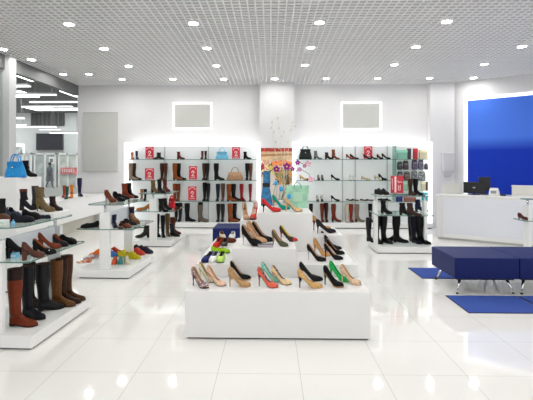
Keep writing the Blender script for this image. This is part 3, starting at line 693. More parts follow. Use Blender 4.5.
# ------------------------------------------------------------------ artwork on the pillar
YA = 10.45
ap = thing('wall_artwork', 'colourful artwork with a red top edge on the pillar behind the orchids', 'artwork', (0, YA, 0))
def P(px, py): q = at_y(px, py, YA - .02); return (q.x, q.z)
def poly(mb, pts, mi, lay):
    mb.mi = mi; y = -.022 - .0012 * lay; mb.quad(*[(P(*p)[0], y, P(*p)[1]) for p in reversed(pts)])
a, c = P(260.8, 224), P(293, 148)
MB().box(a[0], c[0], -.021, 0, a[1], c[1]).build('board', pbr('art_base', (208, 196, 184), .6), ap)
mb = MB()
poly(mb, [(260.8, 148), (293, 148), (293, 151.6), (260.8, 151.6)], 0, 1)
poly(mb, [(260.8, 151.6), (293, 151.6), (293, 160), (260.8, 161)], 1, 1)
poly(mb, [(260.8, 154.3), (293, 153.4), (293, 155.2), (260.8, 156.6)], 2, 2)
poly(mb, [(271, 161.5), (284, 160), (293, 162), (293, 168), (282, 166), (272, 166.5)], 3, 2)
poly(mb, [(260.8, 161), (268, 160), (271, 166), (267, 172), (260.8, 172)], 4, 1)
poly(mb, [(273, 167), (293, 168), (293, 183), (276, 185)], 5, 1)
poly(mb, [(260.8, 163), (264, 162), (264.5, 175), (260.8, 178)], 6, 2)
poly(mb, [(263.5, 171), (270, 171), (270.5, 183), (263, 183)], 7, 3)
poly(mb, [(262.5, 183), (270, 183), (270, 187), (262.5, 187)], 8, 3)
poly(mb, [(262.5, 187), (269.5, 187), (273, 205), (274, 222), (260.8, 222), (260.8, 200)], 7, 3)
poly(mb, [(272, 185), (278, 180), (279.5, 182), (276, 184)], 8, 3)
poly(mb, [(268.5, 165), (272, 163), (273, 170), (270, 173)], 9, 3)
poly(mb, [(284, 176), (288, 174), (290, 184), (285, 185)], 10, 3)
for k in range(5): poly(mb, [(276 + 3.4 * k, 186), (277.2 + 3.4 * k, 186), (277.2 + 3.4 * k, 222), (276 + 3.4 * k, 222)], 11, 2)
mb.build('print', [pattern([(196, 44, 34), (150, 36, 34), (210, 70, 44)], 5, 'noise'), pbr('art_tan', (206, 176, 138), .6, var=.12, scale=9), pbr('art_line', (170, 120, 88), .6), pattern([(232, 110, 48), (240, 150, 90), (214, 84, 44)], 7, 'noise'),
   pattern([(244, 212, 180), (214, 150, 120), (250, 230, 200)], 9, 'noise'), pattern([(170, 150, 100), (206, 140, 80), (120, 120, 84), (224, 180, 130)], 7, 'noise'), pattern([(150, 40, 48), (226, 200, 160), (60, 70, 90)], 11, 'noise'),
   pbr('art_blue', (38, 104, 146), .6, var=.25, scale=10), plain((28, 30, 34)), plain((104, 118, 52)), plain((92, 62, 40)), plain((180, 178, 180))], ap)

# ------------------------------------------------------------------ stepped plinth in the middle
Z1, Z2, Z3, ZR, ZL, ZT = .42, .545, .70, .70, .84, .98
YB = 5.66
dp = thing('display_plinth', 'large white stepped display plinth in the middle of the shop floor', 'display plinth', (0, 0, 0))
LAC = pbr('plinth_lacquer', (228, 228, 228), .33)
def tier(x0, x1, y0, y1, z0, z1): MB().box(x0, x1, y0, y1, z0, z1).build('tier', LAC, dp, bevel=.004)
tier(-.748, .862, 3.69, YB, .015, Z1); MB().box(-.73, .843, 3.71, YB - .02, 0, .015).build('plinth_base', plain((40, 40, 40)), dp)
tier(-.735, .848, 4.17, YB - .001, Z1, Z2)
tier(-.378, .247, 4.172, 4.79, Z2, Z3)
tier(-.156, .468, 4.79, YB - .002, Z2, ZT)
tier(.468, .84, 4.98, YB - .003, Z2, ZR)
tier(-.38, -.156, 5.22, YB - .003, Z2, ZL)
PG = 'pumps on the stepped plinth'
YM1 = 4.115
FLOR = pattern([(40, 36, 50), (222, 206, 196), (150, 60, 84), (90, 110, 130), (236, 226, 214)], 70, 'noise')
SNAKE = pattern([(96, 66, 78), (196, 170, 166), (128, 96, 104), (220, 200, 192), (70, 48, 58)], 120)
PAST = pattern([(226, 206, 140), (236, 224, 186), (180, 208, 196), (232, 196, 160)], 60, 'noise')
def pl(label, h, t, z, col, **k): return pump(label, h, t, z, col, group=PG, **k)
# bottom step
pl('purple snake-print pump at the front corner of the bottom step', (192.8, 286), (208, 289.3), Z1, (150, 110, 120), mat=SNAKE, heelc=(70, 44, 60), hh=.115, toe='round', plat=.006)
pl('pale yellow and mint pump behind the snake-print pump', (200, 281), (216, 283), Z1, (228, 214, 160), mat=PAST, hh=.12, ymax=YM1, toe='round', heelc=(226, 214, 160))
pl('pale nude pump beside the yellow one on the bottom step', (208.8, 284.5), (224.5, 286.5), Z1, (226, 190, 164), hh=.115, toe='round', lin_c=(214, 178, 150), solec=(70, 60, 56))
pl('tan beige high pump in front of a black pump', (228.4, 287), (250.8, 287.5), Z1, (180, 142, 98), hh=.115, toe='round', plat=.008, solec=(178, 140, 98))
pl('black pump behind the tan beige pump on the bottom step', (230.5, 280), (251, 280.5), Z1, BLK, hh=.125, ymax=YM1, toe='round', plat=.006, solec=(190, 158, 120), heelc=(150, 120, 90))
pl('coral pump with floral lining on the bottom step', (258.2, 286.3), (277.8, 288.6), Z1, (222, 100, 78), linm=FLOR, hh=.115, toe='round', heelc=(140, 44, 56))
pl('mint pump with floral lining behind the coral pump', (263, 281.5), (280.5, 282.5), Z1, (140, 216, 190), linm=FLOR, hh=.125, ymax=YM1, heelc=(140, 216, 190))
pl('cream pump with floral lining beside the mint pump', (272.5, 283), (291, 285.5), Z1, (232, 204, 160), linm=FLOR, hh=.105, toe='round', heelc=(220, 180, 140))
pl('pale tan pump with black stiletto heel in front of a black pump', (298, 288.3), (322.6, 288.4), Z1, (204, 162, 104), hh=.105, heelc=BLK, toe='round', lin_c=(214, 176, 130), solec=(190, 150, 100))
pl('black pointed pump behind the pale tan pump', (299.5, 281), (323, 281.5), Z1, (26, 24, 26), hh=.115, ymax=YM1, lin_c=(120, 96, 72))
pl('black glossy high pump in front of the green pump', (325.2, 285.4), (342, 288.5), Z1, BLK, hh=.12, lin_c=(40, 36, 36), toe='round', plat=.008, solec=(160, 124, 90))
pl('bright green peep-toe pump on the bottom step', (331.5, 280.5), (348, 282.5), Z1, (40, 184, 92), hh=.125, toe='peep', ymax=YM1, lin_c=(34, 150, 76), plat=.006, solec=(60, 170, 96))
pl('pale nude peep-toe pump at the end of the bottom step', (341.5, 283), (360.5, 286), Z1, (222, 190, 158), hh=.115, toe='peep', lin_c=(206, 168, 134), plat=.006, solec=(206, 176, 146))
# second step, pump end
pl('black suede pump with silver heel on the second step', (309, 260.4), (324.3, 261.8), Z2, BLK, hh=.11, heelc=(190, 190, 194), toe='round')
pl('tan leather pump behind the silver-heeled black pump', (314, 255), (330, 257), Z2, (200, 152, 98), hh=.125, lin_c=(206, 164, 116), toe='round', solec=(180, 130, 84))
pl('black pump with tan lining at the front of the black row', (326, 259), (341.4, 260.4), Z2, BLK, lin_c=(204, 166, 130), hh=.11)
pl('black pump second in the black row on the second step', (327, 254), (344, 255), Z2, BLK, hh=.11, lin_c=(190, 150, 112))
pl('black pump third in the black row on the second step', (324.5, 249.5), (341.5, 250), Z2, (24, 24, 30), hh=.11, lin_c=(60, 50, 50))
pl('black pump last in the black row on the second step', (321.5, 245.8), (337.5, 246), Z2, BLK, hh=.12, lin_c=(60, 50, 50))
# side block
pl('black pump with gold lining on the low rear block', (316.3, 233.4), (336, 233), ZR, (26, 22, 28), lin_c=(206, 168, 92), hh=.105)
pl('tan and gold pump behind the black one on the rear block', (312.5, 230.2), (331, 230), ZR, (196, 150, 100), lin_c=(206, 170, 96), hh=.12, heelc=(120, 60, 60))
# third step
pl('black suede pump with silver heel on the third step', (244.8, 245.3), (259, 246.6), Z3, BLK, hh=.125, tall=1.5, Lr=(.23, .28), heelc=(184, 184, 186), toe='round', plat=.006)
pl('nude pump between two black pumps on the third step', (250, 241.5), (264, 243), Z3, (210, 166, 128), hh=.15, Lr=(.25, .28), lin_c=(206, 164, 128))
pl('black pump behind the silver box on the third step', (255.5, 241), (271, 242), Z3, (24, 24, 26), hh=.14, Lr=(.25, .28))
pl('olive pump with tan heel on the third step', (272.2, 245), (288.3, 247.2), Z3, (84, 84, 62), heelc=(164, 124, 88), hh=.10)
pl('olive and black pump with red toe and yellow lining', (279.8, 240.6), (297.8, 242), Z3, (58, 50, 44), lin_c=(226, 200, 40), toecol=(206, 50, 48), heelc=(176, 62, 56), hh=.105)
sb = thing('price_block', 'small silver-grey block lying before the black pumps', 'price holder', (*at_z(265.3, 247.4, Z3, .03)[:2], Z3))
MB().box(-.076, .076, -.03, .03, 0, .030).build('block', pbr('silver_block', (118, 114, 122), .3, .4), sb, bevel=.003); MB().box(-.07, .07, -.032, -.030, .006, .024).build('label_strip', plain((176, 170, 178)), sb)
# small rear block
pl('nude and black pump facing out on the tall rear block', (249.5, 218.6), (246.8, 220.3), ZL, NUDE, heelc=BLK, toecol=None, hh=.13, loc=(Vector((-.32, 5.38, ZL)), radians(-75), .25))
pl('coral red pump facing out on the tall rear block', 0, 0, ZL, (214, 62, 54), hh=.14, toe='peep', loc=(Vector((-.215, 5.37, ZL)), radians(-100), .26), lin_c=(226, 196, 176), heelc=(150, 30, 40), plat=.008)
# top block
pl('red pump with black heel on the top block', (262, 212.3), (281, 211.8), ZT, (206, 44, 46), heelc=BLK, hh=.095, toe='round')
pl('teal green pump behind the red pump on the top block', (272.4, 209.6), (290, 210), ZT, (0, 142, 124), hh=.125, heelc=(150, 120, 96), lin_c=(206, 176, 150))
pl('nude pointed pump on the top block beside the teal pump', (285, 212.2), (302.5, 211.8), ZT, (204, 170, 126), hh=.11, lin_c=(190, 150, 110))
# flats on the second step
FG = 'flats on the second step'; _flat = flat
def flat(*a, **k):
    k['tall'] = k.get('tall', .8) * 1.45; return _flat(*a, **k)
def facing(px, py, z, ang=-95, L=.24): p = at_z(px, py, z, .05); return (Vector((p.x, p.y, z)), radians(ang), L)
flat('navy blue flat facing out at the corner of the flats step', 0, 0, Z2, (34, 38, 100), (30, 30, 40), group=FG, loc=facing(207.5, 262, Z2, -105), solec=(40, 40, 60))
flat('white trainer facing out between navy and lime flats', 0, 0, Z2, (236, 236, 236), (70, 74, 110), group=FG, loc=facing(214, 262, Z2, -98))
flat('lime green flat with black inside facing out on the step', 0, 0, Z2, (190, 226, 110), (24, 26, 26), group=FG, loc=facing(221.3, 262, Z2, -92), solec=(60, 80, 50))
flat('lime and orange flat in profile behind the lime flat', (211.5, 252.5), (230, 253.6), Z2, (150, 200, 30), (196, 80, 40), group=FG, solec=(60, 90, 30))
flat('red flat facing out behind the lime and orange one', 0, 0, Z2, (196, 44, 30), (120, 44, 34), group=FG, loc=(Vector((*at_z(217.4, 247.5, Z2, .1)[:2], Z2)), radians(-100), .24), solec=(140, 60, 30))
flat('grey-black flat beside the red flat on the step', 0, 0, Z2, (62, 58, 58), (30, 30, 30), group=FG, loc=(Vector((*at_z(224.8, 247.5, Z2, .1)[:2], Z2)), radians(-90), .23))
flat('brown leather loafer lying in profile across the step', (217, 243), (236.5, 242.4), Z2, (104, 50, 28), (60, 36, 26), group=FG, solec=(60, 40, 30))
flat('cream flat at the back of the flats step', 0, 0, Z2, (214, 194, 170), (150, 100, 70), group=FG, loc=(Vector((*at_z(222.5, 239.5, Z2, .1)[:2], Z2)), radians(-75), .24))
flat('white flat at the back of the flats step beside cream', 0, 0, Z2, (226, 228, 226), (190, 190, 186), group=FG, loc=(Vector((*at_z(232, 239.5, Z2, .1)[:2], Z2)), radians(-95), .24))

flat = _flat
# flowers, sticks and the mint bag on the top block
mg = thing('paper_bag', 'mint green carrier bag with cord handles on the top block', 'bag', (at_t(297.5, 200, 5.45).x, 5.47, ZT))
mb = MB(); mb.loft([[(-.15, -.055, 0), (.125, -.055, 0), (.125, .055, 0), (-.15, .055, 0)], [(-.145, -.05, .28), (.145, -.05, .28), (.145, .05, .28), (-.145, .05, .28)]], True, True, False)
o = mb.build('body', pbr('mint_paper', (158, 206, 178), .7, var=.08, scale=12), mg); o.modifiers.new('t', 'SOLIDIFY').thickness = .002
for s in (-1, 1):
    MB().tube([(.045 * cos(q), s * .052, .24 + .085 * sin(q)) for q in [pi * j / 12 for j in range(13)]], .004, 6).build('handle', plain((128, 170, 150)), mg, True)
MB().box(-.06, .06, -.0585, -.0565, .08, .20).build('crest', pbr('mint_dark', (176, 216, 190), .7), mg)
vz = thing('orchid_plant', 'orchid with purple and pink flowers on thin stems in a pot', 'plant', (at_t(281, 200, 5.43).x, 5.45, ZT))
rr = [(.03, 0), (.042, .02), (.05, .07), (.054, .10), (.048, .10), (.046, .085)]
MB().loft([[(q * cos(2 * pi * j / 16), q * sin(2 * pi * j / 16), z) for j in range(16)] for q, z in rr], True, True, True).build('pot', plain((226, 226, 224), .3), vz, True)
def vloc(px, py, dy=0.0): q = at_y(px, py, 5.45 + dy); return Vector((q.x - vz.location.x, dy, q.z - ZT))
def stem(pts, dy, r=.0035):
    P_ = [Vector((0, 0, .09))] + [vloc(*p, dy * (i + 1) / len(pts)) for i, p in enumerate(pts)]
    out = []
    for i in range(len(P_) - 1):
        for k in range(4): out.append(P_[i].lerp(P_[i + 1], k / 4))
    return MB().tube(out + [P_[-1]], r, 6)
GRN = plain((104, 120, 70), .6); PALE = plain((206, 212, 196), .6)
stem([(284, 190), (283, 178), (279, 170), (275, 168)], -.04).build('stem', GRN, vz, True)
stem([(286, 188), (288, 172), (290, 164), (299, 162), (305, 165)], .02).build('stem', GRN, vz, True)
stem([(287, 190), (292, 176), (299, 168), (309, 174), (311, 180)], .05).build('stem', GRN, vz, True)
for pts, dy in (([(282, 180), (277, 160), (273, 140), (272, 118)], .06), ([(284, 180), (281, 150), (280, 126), (276, 116)], -.03), ([(286, 180), (288, 155), (289, 138), (294, 120)], .04), ([(285, 185), (284, 160), (285, 145), (283, 128)], .0)):
    o = stem(pts, dy, .0028); o.build('twig', PALE, vz, True)
for (px, py) in ((272, 122), (274, 132), (271, 128), (278, 118), (279, 128), (282, 136), (293, 122), (291, 130), (295, 126), (284, 132), (276, 142), (288, 142), (279, 148), (287, 152)):
    c = vloc(px, py, random.uniform(-.04, .06)); MB().ball(c, .010, .006, .016, 6, 4).build('bud', plain((196, 206, 176), .6), vz, True)
def flower(px, py, dy, col, r):
    c = vloc(px, py, dy); mb = MB()
    for k in range(5):
        a = 2 * pi * k / 5 + .3; u = Vector((cos(a), -.25, sin(a))); w = Vector((-sin(a), 0, cos(a))); rg = []
        for s, ww in ((.1, .1), (.45, .42), (.8, .40), (1.05, .08)):
            p = c + u * r * s + Vector((0, -.006 - .012 * s * (1 - s), 0)); rg.append([p + w * r * ww, p + Vector((0, -.004, 0)), p - w * r * ww])
        mb.loft(rg, False)
    mb.mi = 1; mb.ball(c + Vector((0, -.008, 0)), r * .25, r * .25, r * .25, 8, 5)
    o = mb.build('flower', [plain(col, .6), plain((240, 210, 120), .6)], vz, True); o.modifiers.new('t', 'SOLIDIFY').thickness = .001
for f in [(a_, b_, c_, d_, e_ * 1.4) for a_, b_, c_, d_, e_ in ((276.5, 169, -.05, (146, 30, 128), .030), (286.8, 166.5, .0, (146, 36, 140), .034), (297.5, 162.5, .02, (156, 50, 150), .024), (292.5, 169, .03, (150, 60, 160), .022), (299.5, 169.5, .04, (214, 150, 196), .022), (308, 163.5, .05, (232, 186, 206), .03), (311, 179, .05, (234, 190, 208), .030), (304.5, 166, .04, (190, 110, 176), .018), (270.5, 168, -.05, (216, 204, 120), .022), (279, 175, -.03, (160, 150, 96), .02), (273, 172.5, -.03, (224, 214, 150), .02))]: flower(*f)
lf = MB()
for a in (.3, 1.4, 2.6, 3.9, 5.2):
    u = Vector((cos(a), sin(a) * .6, 0)); w = Vector((-sin(a), cos(a), 0)); rg = []
    for s in range(6):
        k = s / 5; p = Vector((0, 0, .09)) + u * .10 * k + Vector((0, 0, .06 * k - .09 * k * k)); hw_ = .024 * sin(pi * (.12 + .85 * k)); rg.append([p + w * hw_ + Vector((0, 0, .005)), p, p - w * hw_ + Vector((0, 0, .005))])
    lf.loft(rg, False)
lf.build('leaves', plain((86, 120, 78), .5), vz, True)
for k, (px, py, dy, bx) in enumerate(((276, 183, -.02, 276.5), (281.2, 189, .03, 281), (289, 196.5, -.05, 288.5))):
    Yq = 5.42 + dy; q = at_y(px, py, Yq)
    s = thing('stick_ornament', ('bright blue ball on a stick, highest of three, behind the teal pump', 'bright blue ball on a stick, middle height of three', 'bright blue ball on a stick, lowest of three, by the mint bag')[k], 'ornament', (at_y(bx, 200, Yq).x - .035 + .012 * k, Yq, ZT), 0, 'blue balls on sticks')
    hh = q.z - ZT; MB().tube([(0, 0, .01), (0, 0, hh * .6), (q.x - s.location.x, 0, hh)], .004, 6).build('stick', plain((120, 140, 150)), s, True)
    MB().ball((q.x - s.location.x, 0, hh), .026, .026, .034, 12, 8).build('ball', plain((64, 166, 228), .5), s, True); MB().cyl((0, 0), .022, 0, .012, 14).build('foot', plain((200, 200, 200)), s)

# ------------------------------------------------------------------ ottomans and mats
def ottoman(label, x0, y0, rz=0, w=.745, d=.73):
    r = thing('ottoman_bench', label, 'ottoman', (x0, y0, 0), rz, 'navy ottoman benches')
    MB().box(0, w, 0, d, .185, .432).build('seat_cushion', NAVY, r, bevel=.012, seg=3)
    MB().box(.04, w - .04, .04, d - .04, .165, .185).build('base_frame', plain((40, 40, 44)), r)
    for sx in (0, 1):
        for sy in (0, 1):
            px, py = (.10 if sx == 0 else w - .10), (.10 if sy == 0 else d - .10); ex, ey = px + (-.055 if sx == 0 else .055), py + (-.055 if sy == 0 else .055)
            MB().tube([(px, py, .167), ((px + ex) / 2, (py + ey) / 2, .09), (ex, ey, .012)], [.019, .015, .011], 10).build('leg', CHROME, r, True)
            MB().cyl((ex, ey), .015, 0, .014, 10).build('foot', BLACKP, r)
p0 = at_z(455, 258, .432)
ottoman('square navy ottoman on chrome legs beside the blue mats', p0.x, p0.y, 0)
ottoman('navy ottoman on chrome legs cut off by the edge of the photo', p0.x + .752, p0.y, 0)
p1 = at_z(212.5, 228.3, .432)
ottoman('navy ottoman half hidden behind the stepped plinth', p1.x, p1.y, 0, .70, .66)
MATM = pbr('mat_blue', (46, 76, 158), .95, var=.12, scale=120); MATE = plain((30, 32, 52), .8)
def mat(label, x0, y0, w, d):
    r = thing('floor_mat', label, 'mat', (x0, y0, 0), 0, 'blue floor mats')
    MB().box(.008, w - .008, .008, d - .008, 0, .008).build('pile', MATM, r); mb = MB(); mb.box(0, w, 0, .008, 0, .006).box(0, w, d - .008, d, 0, .006).box(0, .008, .008, d - .008, 0, .006).box(w - .008, w, .008, d - .008, 0, .006); mb.build('border', MATE, r)
pa = at_z(468.7, 313.3, 0); pb = at_z(445.2, 295.8, 0); pc = at_z(517.6, 296.2, 0)
mw = pc.x - pb.x - .012
mat('blue floor mat on the white tiles in front of the ottoman', pb.x, pa.y, mw, pb.y - pa.y)
mat('blue floor mat in front of the cut-off ottoman', pb.x + mw + .014, pa.y, mw, pb.y - pa.y)
pd = at_z(419.8, 278.7, 0); pe = at_z(408, 268.1, 0)
mat('blue floor mat behind the ottoman, toward the boot gondola', pe.x, pd.y, mw, pe.y - pd.y)
mat('blue floor mat behind the cut-off ottoman, toward the desk', pe.x + mw + .014, pd.y, mw, pe.y - pd.y)

# ------------------------------------------------------------------ reception desk
A = at_z(436.8, 239, 0); B = at_z(525, 247.2, 0); dd = (B - A); dang = math.atan2(dd.y, dd.x); DL = dd.length + .35
dk = thing('reception_desk', 'white reception desk with pale framed front before the blue panel', 'desk', (A.x, A.y, 0), dang)
HD = .925
MB().box(0, DL, 0, .62, .05, HD - .03).build('body', WHITE, dk, bevel=.004)
MB().box(-.02, DL + .02, -.02, .64, HD - .03, HD).build('worktop', WHITE, dk, bevel=.005)
MB().box(.02, DL - .02, .03, .6, 0, .05).build('plinth', plain((196, 196, 192)), dk)
MB().box(.14, DL - .08, -.008, 0, .13, HD - .07).build('front_panel', pbr('desk_panel', (224, 227, 236), .35), dk)
MB().box(.0, .11, -.012, .0, .05, HD - .03).build('corner_post', pbr('desk_post', (220, 220, 220), .4), dk)
def on_desk(px, off=.3):
    d = ray(px, CY); o = Vector((A.x, A.y, 0)) + Vector((-sin(dang), cos(dang), 0)) * off; u = Vector((cos(dang), sin(dang), 0))
    k = (o.x * d.y - o.y * d.x) / (u.y * d.x - u.x * d.y); return o + u * k + Vector((0, 0, HD))
def tdep(p): return (p - CAM).dot(FW)
def monitor(label, px, w, h, off, foot, tilt=0.0, mark=False):
    p = on_desk(px, off); r = thing('computer_monitor', label, 'monitor', p, dang + tilt)
    MB().box(-w / 2, w / 2, -.02, .02, foot, foot + h).build('housing', BLACKP, r, bevel=.006); MB().box(-w / 2 + .015, w / 2 - .015, .0201, .023, foot + .015, foot + h - .015).build('screen', plain((24, 26, 30), .2), r)
    MB().box(-.03, .03, -.015, .015, .01, foot + .02).build('neck', BLACKP, r); MB().box(-.11, .11, -.08, .08, 0, .012).build('stand', BLACKP, r, bevel=.003)
    if mark: MB().ball((0, -.021, foot + h * .5), .028, .002, .014, 12, 6).build('badge', plain((190, 194, 200), .3), r, True)
monitor('black computer monitor with a pale badge on the reception desk', 474.2, .40, .23, .30, .03, 0, True)
monitor('tall black screen behind the badge monitor on the desk', 484.5, .22, .28, .50, .08, .2)
p = on_desk(451.5, .42); r = thing('desk_screen', 'pale grey upright panel at the column end of the desk', 'panel', p, dang)
MB().loft([[(-.21, -.012, .008), (.20, -.012, .008), (.20, .012, .008), (-.21, .012, .008)], [(-.17, -.012, .23), (.18, -.012, .23), (.18, .012, .23), (-.17, .012, .23)]], True, True, True).build('panel', pbr('pale_panel', (208, 208, 204), .5), r, bevel=.003)
MB().box(-.2, .2, -.05, .05, 0, .008).build('foot', plain((200, 200, 198)), r)
p = on_desk(494.5, .3); r = thing('desk_phone', 'white card terminal and handset on the desk beside the monitors', 'phone', p, dang)
MB().loft([[(-.10, -.08, 0), (.10, -.08, 0), (.10, .08, 0), (-.10, .08, 0)], [(-.085, -.05, .12), (.06, -.05, .12), (.06, .07, .15), (-.085, .07, .15)]], True, True, True).build('housing', plain((232, 230, 226), .4), r, bevel=.012)
MB().box(-.06, .04, -.075, -.055, .04, .10).build('display', plain((150, 156, 160), .3), r); MB().box(.105, .20, -.06, .02, 0, .035).build('handset', BLACKP, r, bevel=.008)
p = on_desk(511, .5); r = thing('raised_counter', 'cream raised counter rising behind the end of the reception desk', 'counter', (p.x, p.y, 0), dang)
MB().box(0, .9, .16, .22, 0, 1.10).build('front_board', pbr('cream_board', (222, 221, 214), .5), r, bevel=.004); MB().box(-.01, .9, .15, .34, 1.10, 1.12).build('top', WHITE, r)

# ------------------------------------------------------------------ free-standing gondolas
def rounded(x0, x1, y0, y1, r, n=5):
    P_ = []
    for cx, cy, a0 in ((x1 - r, y0 + r, -90), (x1 - r, y1 - r, 0), (x0 + r, y1 - r, 90), (x0 + r, y0 + r, 180)):
        for k in range(n + 1): a = radians(a0 + 90 * k / n); P_.append((cx + r * cos(a), cy + r * sin(a)))
    return P_
def gondola(label, loc, rz, w=.70, d=.98, lo=.66, up=.99, lw=.78, uw=.52, riser=None, panel=True, lod=(None, None), upd=(None, None), ux0=None):
    r = thing('display_gondola', label, 'display stand', loc, rz, 'white shoe gondolas')
    MB().box(-w / 2, w / 2, -d / 2, d / 2, .014, .115).build('base', WHITE, r, bevel=.006); MB().box(-w / 2 + .02, w / 2 - .02, -d / 2 + .02, d / 2 - .02, 0, .014).build('base_recess', plain((70, 70, 70)), r)
    for s in (-1, 1):
        y = s * (d / 2 - .06); p = MB().box(-.068, .068, y - .028, y + .028, .115, .885).build('post', WHITE, r, bevel=.004)
        MB().cyl((0, y), .016, .885, up - .012, 12).build('tube', CHROME, p, True)
    if panel: MB().box(-.02, .02, -d / 2 + .09, d / 2 - .09, .70, .885).build('centre_panel', pbr('panel_white', (224, 226, 234), .4), r, bevel=.003)
    for z, ww, rad, dd_ in ((lo, lw, .03, lod), (up, uw, .12, upd)):
        y0 = dd_[0] if dd_[0] is not None else -d / 2 + .02; y1 = dd_[1] if dd_[1] is not None else d / 2 - .02
        def loop(ins, zz): return [(q[0], q[1], zz) for q in rounded((ux0 if ux0 is not None and ww == uw else -ww / 2) + ins, ww / 2 - ins, y0 + ins, y1 - ins, rad)]
        so = MB().loft([loop(.004, z - .010), loop(.004, z)], True, True, True).build('glass_shelf', SHELFG, r)
        MB().loft([loop(.0035, z - .010), loop(0, z - .010), loop(0, z), loop(.0035, z)], True).build('shelf_edge', EDGEG, so)
    if riser: MB().box(*riser).build('riser', WHITE, r, bevel=.004)
    return r
GR = radians(-2.3)
def from_corner(c, rz, w, d):   # c = front right base corner on the floor
    u = Vector((cos(rz), sin(rz), 0)); v = Vector((-sin(rz), cos(rz), 0)); return c - u * w / 2 + v * d / 2
# near gondola
gA = from_corner(at_z(31.75, 350.6, 0), GR, .70, 1.03); LOA, UPA = .722, 1.0
gondola('white gondola of boots and shoes cut off by the photo edge', gA, GR, .70, 1.03, LOA, UPA, .64, .42, (-.24, .17, .13, .45, UPA + .0005, UPA + .050), (-.375, .525), (-.515, .475), ux0=-.52)
# middle gondola
gB = from_corner(at_z(129, 279.3, 0), GR, .705, .98)
gondola('white gondola with sneakers on its base between two others', gB, GR, .705, .98)
# far gondola by the boot wall
gC = from_corner(at_z(171, 247.2, 0), radians(-1), .70, .98)
gondola('white gondola in front of the boot wall unit', gC, radians(-1), .70, .98, uw=.6)
# boot gondola on the pump side, turned sideways
cD = at_z(377, 253.6, 0); gD = Vector((cD.x + .50, cD.y + .35, 0))
gondola('white gondola of black boots in front of the pump wall unit', gD, radians(-90), .70, 1.0, uw=.62, panel=False)
# gondola at the edge
gE = at_z(531, 263.0, 0); gE = Vector((gE.x + .46, gE.y + .12, 0))
gondola('white gondola cut off by the photo edge beside the desk', gE, radians(-90), .70, 1.0, lw=.36, uw=.30, panel=False, lod=(-.58, .48), upd=(-.52, .48))
pump('dark red pump on the glass shelf beside the reception desk', (522, 221), (527, 221), .66, (84, 26, 30), BLK, loc=(Vector((gE.x - .54, gE.y - .06, .66)), radians(20), .22), hh=.06, name='pump_shoe')

# tall white column with the blue bag
tc_ = at_z(16, 177.8, 1.37); tw_ = .62
col = thing('display_column', 'tall white display column under the bright blue handbag', 'display column', (tc_.x - tw_ / 2, tc_.y + .28, 0))
MB().box(-tw_ / 2, tw_ / 2, -.28, .28, .02, 1.37).build('body', WHITE, col, bevel=.004); MB().box(-tw_ / 2 + .02, tw_ / 2 - .02, -.26, .26, 0, .02).build('plinth', plain((90, 90, 90)), col)
q = at_z(16, 177, 1.37)
bl = at_y(15.2, 177, tc_.y + .10)
handbag('bright blue handbag on the tall white column', (tc_.x - .10, tc_.y + .16, 1.3705), radians(-6), .26, .195, .12, (44, 142, 206), 'handbags in the shop', .115, (36, 128, 192))
bb = at_y(28.5, 177, tc_.y + .2)
boot('black ankle boot beside the bright blue handbag', 0, 0, 1.37, .21, BLK, None, hh=.06, loc=(Vector((tc_.x - .075, tc_.y + .42, 1.3705)), radians(-8), .21), name='ankle_boot')

# ------------------------------------------------------------------ footwear on the near gondola
BG = 'boots on the near gondola'; ZB = .1155
def gb(label, h, t, H, col, **k): return boot(label, h, t, ZB, H, col, BG, Lr=(.25, .30), **k)
gb('rust tall boot with dark cuff at the front of the near gondola', (9.5, 326.5), (38, 327), .50, (108, 44, 22), cuff=(40, 24, 20), hh=.022)
gb('black tall boot just behind the rust boot', (23, 317.5), (45.5, 320.5), .47, (24, 24, 30), hh=.025)
gb('thick black tall boot on the near gondola base', (41, 312), (62.5, 308.5), .46, (26, 25, 27), hh=.03, flare=1.1)
gb('dark brown boot beside the thick black boot on the base', (29, 307.5), (44, 308), .44, (48, 34, 26), hh=.03)
gb('camel brown tall boot on the near gondola base', (54, 306.5), (73.5, 307), .46, (98, 62, 32), hh=.025)
gb('dark brown tall boot at the far end of the gondola base', (61, 304), (77, 304), .46, (46, 26, 16), hh=.025)
gb('chestnut tall boot last on the near gondola base', (65, 301), (83, 301.3), .47, (70, 42, 22), hh=.025)
SG = 'shoes on the near gondola glass'
def gs(label, h, t, z, col, **k): return pump(label, h, t, z, col, group=SG, **k)
gs('black pump seen from its heel on the lower glass', (19, 261), (26, 252), LOA, BLK, hh=.09, tall=1.6, heel='block', lin_c=DK, loc=(Vector((*at_z(19.5, 257.5, LOA, .05)[:2], LOA)), radians(62), .23))
gs('dark brown pump on the lower glass beside the black heel', (26, 260.5), (41.5, 257.5), LOA, (84, 50, 42), tall=1.5, heel='block', hh=.085, lin_c=(120, 84, 66), toe='round')
gs('black pump with tan lining and silver bow on lower glass', (34.5, 255), (55, 254.5), LOA, BLK, tall=1.4, heel='block', hh=.075, lin_c=(176, 104, 46), toe='round', bow=(200, 200, 206))
gs('glossy brown pump high on the lower glass', (40, 250.5), (60, 248.5), LOA, (112, 48, 28), hh=.10, tall=1.4, heel='block', lin_c=(164, 88, 40))
gs('black loafer pump behind the glossy brown pump', (53.5, 246), (68.5, 247.5), LOA, (34, 30, 34), hh=.05, tall=1.4, lin_c=(150, 76, 48), heel='block')
flat('black loafer at the far end of the lower glass', (60.5, 243.5), (76.5, 245), LOA, BLK, (26, 24, 24), group=SG, solec=BLK, tall=1.5)
flat('black high-fronted shoe behind the loafer on the lower glass', (54, 242), (66, 242.5), LOA, (22, 20, 26), (30, 26, 30), group=SG, solec=BLK, tall=1.6)
flat('brown shoe at the photo edge on the upper glass', (-10, 223), (10.5, 224), UPA, (82, 52, 40), (60, 40, 30), group=SG, solec=(50, 34, 28), tall=1.9)
